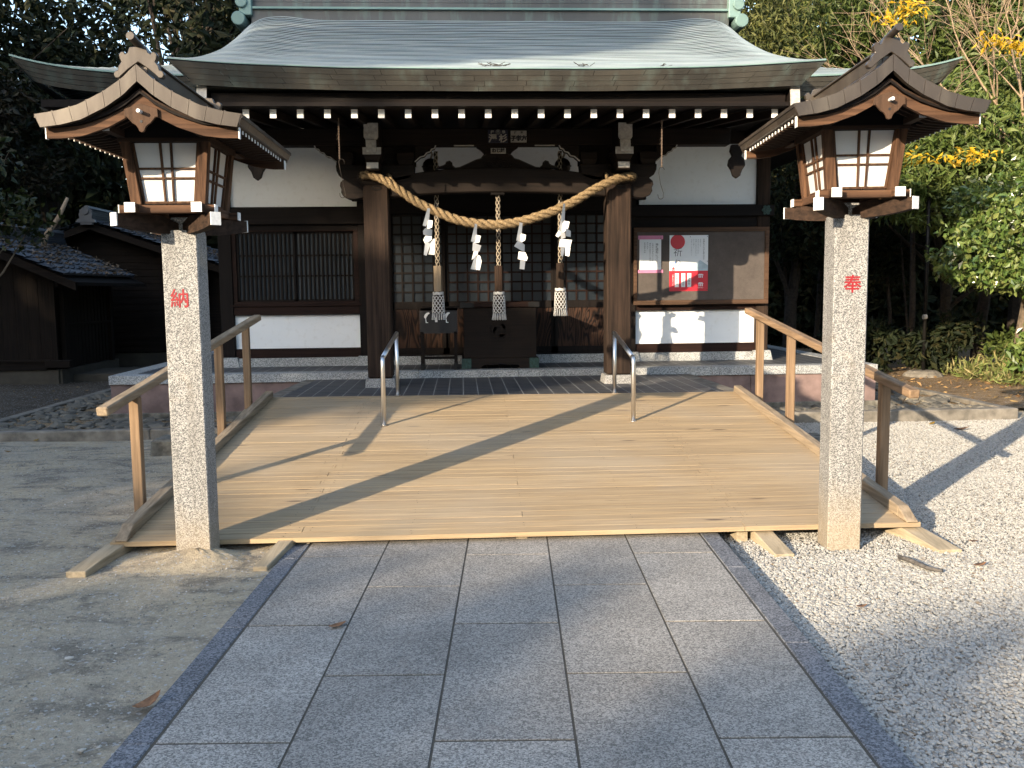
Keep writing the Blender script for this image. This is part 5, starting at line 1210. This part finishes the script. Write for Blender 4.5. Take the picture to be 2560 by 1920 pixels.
# side wall of the nearer shed with its sliding door
mb = MB()
for k in range(12): mb.box(-6.935, -6.91, YA+.35+.16*k, YA+.35+.155*(k+1), .28, 1.72)
sd_ = mb.build('side_door', wood('shed', 'z'), tA); part(MB().box(-6.91, -6.88, YA+.35, YA+2.3, 1.0, 1.04).build('rail', wood('shed', 'y')), sd_)
MB().box(-6.95, -6.87, YA+.2, YA+.32, .26, 1.75).build('door_post', wood('shed', 'z'), tA); MB().box(-6.95, -6.87, YA+2.3, YA+2.42, .26, 1.75).build('door_post', wood('shed', 'z'), tA)
MB().box(-6.9, -6.15, YA+.5, YA+1.9, -.05, .14).build('door_step', MT['fnd'], tA, bevel=.01)
MB().box(-6.94, -6.90, YA+.05, 18.85, -.05, .258).build('side_foundation', MT['fnd'], tA)
YB = 19.9
tB, fB, _ = shed('farther dark shed with horizontal boards behind the nearer shed', -7.55, 3.05, -4.70, 2.05, -9.4, YB, 24.5, -9.3, -5.0, .30, horizontal=True)
# leaf litter lying on both roofs
g = np.random.default_rng(5)
def litter(name, x0, z0, x1, z1, y0, y1, n, seed, lift=.06):
    g = np.random.default_rng(seed); f = g.random(n); y = g.uniform(y0, y1, n); k = np.sin(f*9+y*2.1)+np.sin(y*5.3-f*6)+g.normal(0, .5, n) > -.2; f, y = f[k], y[k]
    P = np.stack([x0+(x1-x0)*f, y, z0+(z1-z0)*f+lift+.015*g.random(len(f))], 1); return leafs(P, np.full(len(P), .075), .5, MT['lroof'], seed, name, 0, flat=.75)
tag(litter('roof_leaf_litter', -7.8, 2.45, -6.45, 1.84, YA-.5, 18.9, 1500, 31), kind='stuff')
tag(litter('roof_leaf_litter', -7.4, 3.0, -4.9, 2.12, YB-.5, 24, 1700, 32), kind='stuff')

# ================================================================ VEGETATION
def branchy(mb, p, d, L, r, depth, rnd, spread=.5, up=.1, seg=4, kids=3, tips=None):
    p = Vector(p); d = Vector(d).normalized(); pts = [p.copy()]; rs = [r]
    for i in range(seg):
        d = (d+Vector((rnd.gauss(0, .12), rnd.gauss(0, .12), rnd.gauss(0, .08)+up*.3))).normalized(); p = p+d*L/seg; pts.append(p.copy()); rs.append(r*(1-.45*(i+1)/seg))
    mb.tube(pts, rs, 6 if r > .03 else 4, cap=False)
    if tips is not None and depth <= 1: tips.extend(pts[2:])
    if depth > 0:
        for k in range(kids):
            q = pts[rnd.randint(max(1, seg-2), seg)] if k else pts[-1]
            nd = (d+Vector((rnd.gauss(0, spread), rnd.gauss(0, spread), rnd.gauss(0, spread*.7)+up))).normalized()
            branchy(mb, q, nd, L*rnd.uniform(.55, .8), r*.52, depth-1, rnd, spread, up, seg, kids, tips)
def crown_pts(blobs, n, seed, shell=.55, gap=.0):
    g = np.random.default_rng(seed); tot = sum((b[3]*b[4]*b[5])**(2/3) for b in blobs); out = []
    for b in blobs:
        k = int(n*(b[3]*b[4]*b[5])**(2/3)/tot); v = g.normal(size=(k, 3)); v /= np.linalg.norm(v, axis=1)[:, None]
        r = shell+(1-shell)*g.random(k)**.7; lump = 1+.16*np.sin(v[:, 0]*7+b[0]*3)*np.sin(v[:, 1]*6+b[1])+.13*np.sin(v[:, 2]*9+b[2]*5+v[:, 0]*5)+.10*np.sin(v[:, 1]*15+v[:, 2]*13+b[0])
        P = v*(r*lump)[:, None]*np.array(b[3:6])+np.array(b[:3])
        cl = np.sin(P[:, 0]*4.1+b[0])*np.sin(P[:, 1]*3.7)*np.sin(P[:, 2]*4.6+b[2]); P = P[cl > -1+gap+.6*g.random(len(P))*gap]; out.append(P)
    return np.concatenate(out)
def tree(name, label, base, H_, blobs, n, leaf, asp, lm, bm_, seed, group=None, tr=.14, shell=.5, gap=.5, limbs=4, down=.3, curl=.12):
    t = thing(name, base, label, 'tree' if 'shrub' not in name else 'shrub', group); rnd = random.Random(seed); mb = MB(); b = Vector(base)
    top = Vector((sum(q[0] for q in blobs)/len(blobs), sum(q[1] for q in blobs)/len(blobs), 0)); pts = [b+Vector((0, 0, -.1))]
    for i in range(1, 7): f = i/6; pts.append(Vector((lerp(b.x, top.x, f**1.5)+rnd.uniform(-.05, .05), lerp(b.y, top.y, f**1.5), b.z+H_*f)))
    mb.tube(pts, [tr*(1.25-.85*i/6) for i in range(7)], 9)
    for q in blobs[:limbs*2]:
        s = pts[rnd.randint(2, 5)]; e = Vector(q[:3]); m = s.lerp(e, .5)+Vector((rnd.uniform(-.2, .2), rnd.uniform(-.2, .2), rnd.uniform(-.1, .3))); mb.tube([s, m, e], [tr*.45, tr*.3, tr*.1], 6)
        for _ in range(3):
            e2 = e+Vector((rnd.gauss(0, q[3]*.5), rnd.gauss(0, q[4]*.5), rnd.gauss(0, q[5]*.5))); mb.tube([m.lerp(e, .5), e2], [tr*.14, tr*.05], 4)
    mb.build('trunk', bm_, t)
    P = crown_pts(blobs, n, seed, shell, gap); o = leafs(P, np.full(len(P), leaf), asp, lm, seed, 'crown', down, curl=curl); o.parent = t; o.location = -Vector(base)
    return t
def blobcloud(cx, cy, cz, rx, ry, rz_, k, seed, s=.45):
    r = random.Random(seed); out = []
    for _ in range(k):
        a, b = r.uniform(0, 2*pi), math.acos(r.uniform(-.9, .9)); f = r.uniform(.35, .9)
        q = r.uniform(.7, 1.2)*s; out.append((cx+rx*f*cos(a)*sin(b), cy+ry*f*sin(a)*sin(b), cz+rz_*f*cos(b), rx*q, ry*q, rz_*q))
    return out
# -- left: dark wood
LW = [(-5.6, 19.5, 7.5, 3.0, 9, 'tall dark evergreen tree left of the ridge behind the shrine roof', 'ldark'),
      (-9.5, 22.5, 6.5, 3.4, 10, 'tall dark evergreen tree behind the two sheds', 'ldark'),
      (-13.0, 19.5, 6.0, 3.2, 10, 'dark broadleaf tree at the left edge behind the nearer shed', 'ldark'),
      (-3.2, 24.5, 9.0, 3.0, 9, 'dark tree rising just behind the left end of the roof ridge', 'ldark'),
      (-7.6, 27.0, 10.5, 3.6, 8, 'tallest dark tree at the back left with sky gaps', 'ldark'),
      (-14.5, 26, 9.5, 4.2, 8, 'dark tree far back at the left edge of the wood', 'ldark')]
for i, (x, y, cz, r, k, lb, lm) in enumerate(LW):
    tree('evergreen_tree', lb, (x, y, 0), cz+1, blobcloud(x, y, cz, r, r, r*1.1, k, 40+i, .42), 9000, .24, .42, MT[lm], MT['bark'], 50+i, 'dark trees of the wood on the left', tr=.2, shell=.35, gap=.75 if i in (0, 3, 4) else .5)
tree('small_tree', 'sparse small tree with green leaves beside the left lantern', (-7.6, 13.6, 0), 3.0, blobcloud(-6.6, 13.2, 2.9, 1.2, 1.0, .85, 9, 71, .40), 650, .12, .55, MT['lmap'], MT['trunkp'], 72, tr=.045, shell=.2, gap=.5)
tree('reddish_shrub', 'brownish green shrub over the shed roofs at the left edge', (-9.9, 19.2, 0), 4.6, blobcloud(-9.6, 18.8, 4.6, 2.0, 1.2, 1.5, 9, 73, .45), 6000, .15, .5, mk_leaf('brownish_foliage', [(.007, .009, .004), (.016, .015, .006), (.030, .020, .010), (.010, .014, .005)], .6), MT['bark'], 74, tr=.08, shell=.3, gap=.5)
o = MB().tube([(-7.75, 17.6, 2.3), (-7.60, 17.55, 2.65), (-7.35, 17.5, 2.95), (-7.15, 17.45, 3.3)], [.055, .05, .045, .03], 8).build('slanting_trunk', MT['twig'], smooth=True)
tag(o, 'pale slanting bare trunk standing behind the shed roofs', 'trunk')
# -- right side
def blobs_at(lst): return [tuple(q) for q in lst]
tree('glossy_shrub', 'glossy round-leaved shrub lit by the sun on the right', (8.65, 13.9, 0), 2.4, [(8.35, 13.5, 2.35, .95, .8, .65), (9.2, 13.4, 2.5, 1.0, .8, .8), (7.75, 13.6, 1.95, .55, .55, .42), (8.5, 13.2, 1.75, .75, .6, .40), (9.5, 13.2, 1.75, .8, .7, .5), (8.1, 13.8, 2.75, .6, .5, .4), (9.0, 13.6, 3.15, .7, .6, .45)],
     14500, .11, .60, MT['lcam'], MT['trunkp'], 81, tr=.08, shell=.8, gap=.2, down=.5)
tree('lower_shrub', 'low broad-leaved shrub at the right edge under the glossy shrub', (9.3, 13.6, 0), .7, [(9.35, 13.4, .75, .75, .5, .5), (8.75, 13.5, .45, .5, .4, .35), (9.9, 13.2, .6, .6, .5, .6)], 2600, .14, .5, MT['lcam'], MT['trunkp'], 82, tr=.03, shell=.5, gap=.4)
tree('lance_leaved_tree', 'bushy tree with pale lance-shaped leaves beside the right lantern roof', (9.2, 16.0, 0), 4.2, [(8.2, 15.2, 3.6, .9, .7, .55), (9.3, 15.3, 4.1, 1.1, .8, .7), (10.3, 15.0, 3.7, 1.0, .8, .8), (7.5, 15.5, 3.4, .6, .5, .4), (8.5, 15.5, 4.6, .8, .7, .5), (9.9, 15.4, 5.0, 1.0, .8, .6), (8.0, 15.6, 3.0, .9, .6, .45), (10.6, 15.6, 4.6, .9, .8, .6), (8.6, 14.8, 4.0, .9, .6, .5), (9.4, 14.7, 3.5, 1.0, .6, .5), (10.6, 14.6, 3.2, .8, .6, .5)],
     19000, .19, .24, MT['lpale'], MT['bark'], 83, tr=.1, shell=.7, gap=.3, down=.6)
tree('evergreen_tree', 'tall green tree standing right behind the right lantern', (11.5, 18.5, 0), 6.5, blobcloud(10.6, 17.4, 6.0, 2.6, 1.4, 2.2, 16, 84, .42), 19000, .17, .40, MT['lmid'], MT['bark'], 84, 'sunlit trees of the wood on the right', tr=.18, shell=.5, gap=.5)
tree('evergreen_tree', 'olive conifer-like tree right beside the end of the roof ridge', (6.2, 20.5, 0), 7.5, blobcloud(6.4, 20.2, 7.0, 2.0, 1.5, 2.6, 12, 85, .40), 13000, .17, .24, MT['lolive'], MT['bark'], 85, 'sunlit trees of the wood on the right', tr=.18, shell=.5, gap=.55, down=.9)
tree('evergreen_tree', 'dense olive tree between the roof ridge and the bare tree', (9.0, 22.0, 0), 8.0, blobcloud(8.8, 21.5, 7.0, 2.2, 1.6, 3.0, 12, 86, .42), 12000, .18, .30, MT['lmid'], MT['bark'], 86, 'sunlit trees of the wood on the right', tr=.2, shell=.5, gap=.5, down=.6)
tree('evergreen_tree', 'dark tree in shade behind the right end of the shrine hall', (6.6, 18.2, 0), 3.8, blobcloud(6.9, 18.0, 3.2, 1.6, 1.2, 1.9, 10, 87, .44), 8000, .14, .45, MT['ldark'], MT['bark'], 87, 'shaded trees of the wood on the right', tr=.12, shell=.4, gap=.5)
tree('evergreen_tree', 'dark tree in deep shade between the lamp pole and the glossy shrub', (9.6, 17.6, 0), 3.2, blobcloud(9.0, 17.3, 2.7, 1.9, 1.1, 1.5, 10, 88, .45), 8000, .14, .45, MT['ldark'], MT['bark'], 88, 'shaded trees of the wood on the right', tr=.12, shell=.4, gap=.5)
tree('evergreen_tree', 'tall tree at the far right corner of the view', (14.5, 20.5, 0), 7.5, blobcloud(14.0, 19.5, 6.6, 3.0, 2.0, 3.2, 13, 89, .42), 12000, .20, .38, MT['lpale'], MT['bark'], 89, 'sunlit trees of the wood on the right', tr=.2, shell=.5, gap=.5)
rnd = random.Random(4)
for i in range(9):   # thin undergrowth stems standing in the shade
    x, y = rnd.uniform(6.2, 10.5), rnd.uniform(16.2, 19.5); h = rnd.uniform(2.2, 3.6); r = rnd.uniform(.02, .06); k = rnd.uniform(-.3, .3)
    o = MB().tube([(x, y, -.05), (x+k*.3, y, h*.35), (x+k*.6, y+.1, h*.7), (x+k, y+.1, h)], [r*1.2, r, r*.8, r*.5], 7).build('tree_trunk', MT['bark'], smooth=True)
    tag(o, ['slender bare trunk close behind the hall corner', 'thin trunk in the shade left of the lamp pole', 'thin leaning trunk in the shade right of the lamp pole', 'stout shaded trunk behind the glossy shrub', 'slim shaded trunk far behind the lamp pole', 'dim thin trunk nearest the platform corner', 'dim trunk half hidden by dark leaves', 'dim trunk among the dark undergrowth at the back', 'dim trunk beside the dark tree at the back'][i], 'trunk', 'shaded trunks right of the hall')
for x, y, s, sd_, lb in ((6.9, 15.9, .55, 91, 'dark leafy undershrub beside the hall corner'), (8.4, 15.6, .6, 92, 'dark leafy undershrub behind the lamp pole'), (9.9, 15.6, .75, 93, 'dark leafy undershrub in shade under the lance-leaved tree')):
    tree('undershrub', lb, (x, y, 0), s, blobcloud(x, y, s*.8, s*1.3, s, s*.9, 6, sd_, .5), 2200, .15, .4, MT['ldark'] if sd_ < 93 else MT['lmid'], MT['bark'], sd_, 'undershrubs in the shade right of the hall', tr=.02, shell=.3, gap=.4)
# bare tree with a few yellow leaves
bt = thing('bare_tree', (9.9, 14.9, 0), 'leafless tree with pale twigs and a few yellow leaves over the right lantern', 'tree'); rnd = random.Random(15); mb = MB(); tips = []
mb.tube([(9.9, 14.9, 0), (9.8, 14.9, 1.8), (9.5, 14.8, 3.0), (9.2, 14.7, 3.9)], [.12, .10, .08, .06], 8)
for d, L in (((-.9, -.1, .40), 1.6), ((-.75, .1, .7), 1.7), ((-.4, -.1, .9), 1.6), ((.1, 0, 1.0), 1.6), ((.6, .1, .8), 1.5), ((-1, 0, .22), 1.8), ((-.9, .2, .55), 1.9)):
    branchy(mb, (9.2, 14.7, rnd.uniform(3.3, 3.9)), d, L, .024, 3, rnd, .46, .03, 4, 4, tips)
mb.build('branches', MT['twig'], bt)
cl = [(6.50, 14.0, 5.55), (6.72, 14.0, 5.64), (6.95, 14.0, 5.72), (8.05, 13.9, 5.22), (8.30, 13.9, 5.14), (8.50, 13.9, 5.10), (7.02, 14.0, 3.49), (7.5, 13.6, 3.47), (7.72, 13.6, 3.47)]
g = np.random.default_rng(8); P = np.concatenate([np.array(c)+g.normal(0, 1, (34, 3))*np.array([.17, .10, .045]) for c in cl])
o = leafs(P, np.full(len(P), .12), .36, MT['lyel'], 9, 'yellow_leaves', .3); o.parent = bt; o.location = -bt.location
# bamboo grass and leaf litter at the right
g = np.random.default_rng(17); P = np.stack([g.uniform(8.1, 10.4, 2600), g.uniform(13.2, 15.4, 2600), np.zeros(2600)], 1); P[:, 2] = .03+g.random(2600)**1.2*.38*np.clip((P[:, 0]-7.8)/1.2, .2, 1)
tag(leafs(P, np.full(2600, .17), .13, MT['lgrass'], 18, 'bamboo_grass', -.5), kind='stuff')
n = 5200; P = np.stack([g.uniform(6.0, 13, n), g.uniform(11.6, 18.5, n), np.full(n, .055)], 1); dn = np.exp(-((P[:, 0]-9.4)/1.4)**2-((P[:, 1]-13.2)/1.0)**2)+.12
P = P[g.random(n) < dn*1.2]; P[:, 2] = .022+.002*(P[:, 1]-10)+.02*np.sin(P[:, 0]*1.1)*np.sin(P[:, 1]*.8)+.015*g.random(len(P))
tag(leafs(P, np.full(len(P), .085), .42, MT['lfall'], 19, 'leaf_litter', 0, flat=.8), kind='stuff')
n = 300; P = np.stack([g.uniform(-11, -4.5, n), g.uniform(8, 17, n), np.full(n, .01)], 1)
tag(leafs(P, np.full(n, .07), .42, MT['lfall'], 20, 'leaf_litter', 0, flat=.85), kind='stuff')
# far-off wood closing the view on both sides
g = np.random.default_rng(23); n = 95000
x = g.uniform(-30, 34, n); y = 30+g.uniform(0, 4, n)+np.abs(x)*-.12; z = g.random(n)**1.35*(np.where(np.abs(x+8) < 4, 6.0, 9.5)+2.5*np.sin(x*.5)+1.5*np.sin(x*1.7+2)+np.where(x > 3, 3.5, 0)); k = (np.sin(x*1.3+z)*np.sin(z*1.1+x*.4)+g.normal(0, .5, n)) > -.95
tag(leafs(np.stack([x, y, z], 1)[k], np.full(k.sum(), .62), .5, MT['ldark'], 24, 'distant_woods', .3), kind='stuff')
# unseen wood behind and beside the viewer, added to cut low sky light
g = np.random.default_rng(61); n = 16000; u = g.uniform(-60, 60, n); hh = np.where((u > -7) & (u < 6.5), 7.2, 13.0)+.6*np.sin(u*.9)+.3*np.sin(u*2.7); z = g.random(n)*hh
ss = -36+g.uniform(0, 3, n); P1 = np.stack([u*cos(AZ)+ss*sin(AZ), -u*sin(AZ)+ss*cos(AZ), z], 1)
n = 9000; y = g.uniform(-30, 28, n); sd2 = np.where((g.random(n) < .5) & (y > -13), -24.0, 27.0); P2 = np.stack([sd2+g.uniform(-1.5, 1.5, n), y, g.random(n)*13], 1)
P = np.concatenate([P1, P2]); tag(leafs(P, np.full(len(P), 1.1), .6, MT['ldark'], 62, 'added_screen_woods', .3), kind='stuff')
# dark thicket closing the view under the crowns on the right
g = np.random.default_rng(33); n = 20000; x = g.uniform(4.6, 19, n); y = 21.5+g.uniform(0, 2.2, n)+.25*np.abs(x-10); z = g.random(n)**1.1*(4.2+.8*np.sin(x*1.9)); k = (np.sin(x*2.3+z*2)*np.sin(z*2.1+x)+g.normal(0, .4, n)) > -.85
tag(leafs(np.stack([x, y, z], 1)[k], np.full(k.sum(), .30), .5, MT['ldark'], 34, 'dark_thicket', .3), kind='stuff')
# lamp pole
lp = thing('lamp_pole', (7.79, 15.14, 0), 'thin dark pole on a round concrete foot at the edge of the trees', 'pole')
MB().tube([(7.79, 15.14, 0), (7.79, 15.14, 3.6)], .030, 10).build('pole', MT['iron'], lp, smooth=True)
MB().lathe([(.34, 0), (.30, .06), (.22, .11), (.05, .12)], (7.79, 15.14, 0), 14).build('foot', MT['concrete'], lp)
MB().tube([(7.73, 15.09, 1.02), (7.79, 15.09, 1.02)], .04, 10).build('round_sign', MT['grey'], lp)
# fallen leaves and odds and ends
def dryleaf(label, x, y, z, s, rot, mat=None, lift=.35, name='fallen_leaf'):
    mb = MB(); n = 7; c_, s_ = cos(rot), sin(rot)
    for i in range(n):
        f = i/(n-1); w_ = s*.24*sin(pi*min(1, f*1.02+.02))**.7; xx = (f-.5)*s; h = .004+s*lift*(f-.4)**2*1.6
        for sg in (-1, 0, 1): px, py = xx, sg*w_; mb.v.append((x+px*c_-py*s_, y+px*s_+py*c_, z+h+abs(sg)*w_*.35))
    for i in range(n-1): mb.f += [(i*3, i*3+1, i*3+4, i*3+3), (i*3+1, i*3+2, i*3+5, i*3+4)]
    o = mb.build(name, mat or MT['leafdry'], smooth=True); m = o.modifiers.new('solid', 'SOLIDIFY'); m.thickness = .001; tag(o, label, 'leaf', 'single fallen leaves'); return o
dryleaf('curled brown leaf lying alone on the granite path', -.60, 4.17, .001, .085, .5)
dryleaf('pale curled dead leaf against the left path edging', -1.21, 3.40, 0, .12, .9, lift=.6)
dryleaf('orange brown leaf on the white gravel at the far right', 3.164, 5.45, -.05, .06, -.6)
dryleaf('small tan leaf on the gravel right of the right lantern foot', 2.93, 4.97, -.05, .085, .2)
dryleaf('reddish leaf on the gravel near the right kerb', 5.5, 9.8, -.05, .16, -.1)
dryleaf('yellow leaf on the gravel beside the right kerb', 5.4, 10.25, -.05, .11, .6, MT['lyel'])
dryleaf('tan twig-like leaf on the gravel beside the right path edging', 1.97, 4.36, -.05, .06, .1)
dryleaf('small leaf in the gravel at the bottom right corner', 2.35, 2.55, -.05, .06, 1.0)
o = MB().tube([(2.53, 5.12, -.03), (2.55, 5.05, -.026), (2.575, 4.97, -.03), (2.59, 4.90, -.032), (2.64, 4.84, -.03)], [.014, .016, .013, .014, .010], 6).build('bark_piece', MT['stick'], smooth=True)
tag(o, 'dark grey piece of bark lying on the white gravel', 'bark')
for x, y, s, lb in ((-1.70, 3.89, .035, 'larger pale pebble on the dirt left of the path'), (-1.32, 3.07, .026, 'pale blue-grey pebble at the bottom left near the path edging'), (-1.27, 3.09, .018, 'small pale pebble on the dirt at the bottom left')):
    o = stones('pebble', np.array([[x, y, 0.0]]), (s*.5, s*.55), .6, MT['gravel'], int(s*1000)); tag(o, lb, 'pebble', 'single pale pebbles')
# ---------------------------------------------------------------- trees behind the camera that cast the shade
def uw(u, w_, s):   # u across the light, w height of the light ray at s=0, s metres along the light
    return (u*cos(AZ)+s*sin(AZ), -u*sin(AZ)+s*cos(AZ), w_-math.tan(EL)*s)
def shade_tree(label, u, wlo, whi, s, ru, n, seed, leaf=.34, gap=.4, k=14, group='trees behind the viewer'):
    cz = (wlo+whi)/2; c = uw(u, cz, s); rz_ = (whi-wlo)/2; base = (c[0], c[1], 0); r = random.Random(seed); bl = []
    for _ in range(k):
        du = r.uniform(-ru, ru)*.75; dz = r.uniform(-rz_, rz_)*.8; q = uw(u+du, cz+dz, s+r.uniform(-1, 1)); bl.append((q[0], q[1], q[2], ru*.36, ru*.36, rz_*.36))
    return tree('shade_tree', label, base, max(2, c[2]), bl, n, leaf, .5, MT['ldark'], MT['bark'], seed, group, tr=.18, shell=.3, gap=gap)
ST = [(-10.1, -3, 5.6, -17, 1.9, 8500, .3), (-12.2, -3, 7.5, -18, 2.6, 12000, .15), (-16.5, -3, 9.5, -19, 3.0, 15000, .1), (-21.5, -3, 12, -20, 3.6, 16000, .1), (-28, -3, 13, -22, 4.4, 15000, .1),
      (-8.25, 4.7, 9.6, -23, 2.2, 17000, .25), (-12, 7, 13, -24, 3.2, 11000, .2), (-7.15, 2.45, 3.80, -27, 1.05, 5200, .1)]
for i, a in enumerate(ST):
    shade_tree(['nearest', 'second', 'third', 'fourth', 'fifth', 'tall', 'tallest', 'slender'][i]+' shade tree standing behind the viewer on the left', *a[:6], 200+i, gap=a[6], k=26 if i > 4 else 16)
LO = [(-6.4, -4, .8, -30, 1.7), (-3.6, -4, .68, -31, 1.6), (-1.3, -4, .84, -30, 1.5), (1.15, -4, 2.12, -29, 1.5), (4.6, -4, 1.4, -32, 2.2), (-7.35, -2, 2.1, -28, .62)]
for i, a in enumerate(LO):
    shade_tree(['far low shade tree on the left', 'far low shade tree left of the middle', 'far low shade tree in the middle', 'far low shade tree right of the middle', 'far low shade tree on the right', 'narrow leafy tree left of the low ones'][i]+' behind the viewer', a[0], a[1], a[2], a[3], a[4], 15000 if i < 5 else (26 if i == 5 else 2600), 230+i, leaf=.36 if i < 5 else .25, gap=.1, k=26 if i < 5 else 5, group='distant trees behind the viewer')
for o in bpy.data.objects:
    if '_w' in o.keys(): del o['_w']
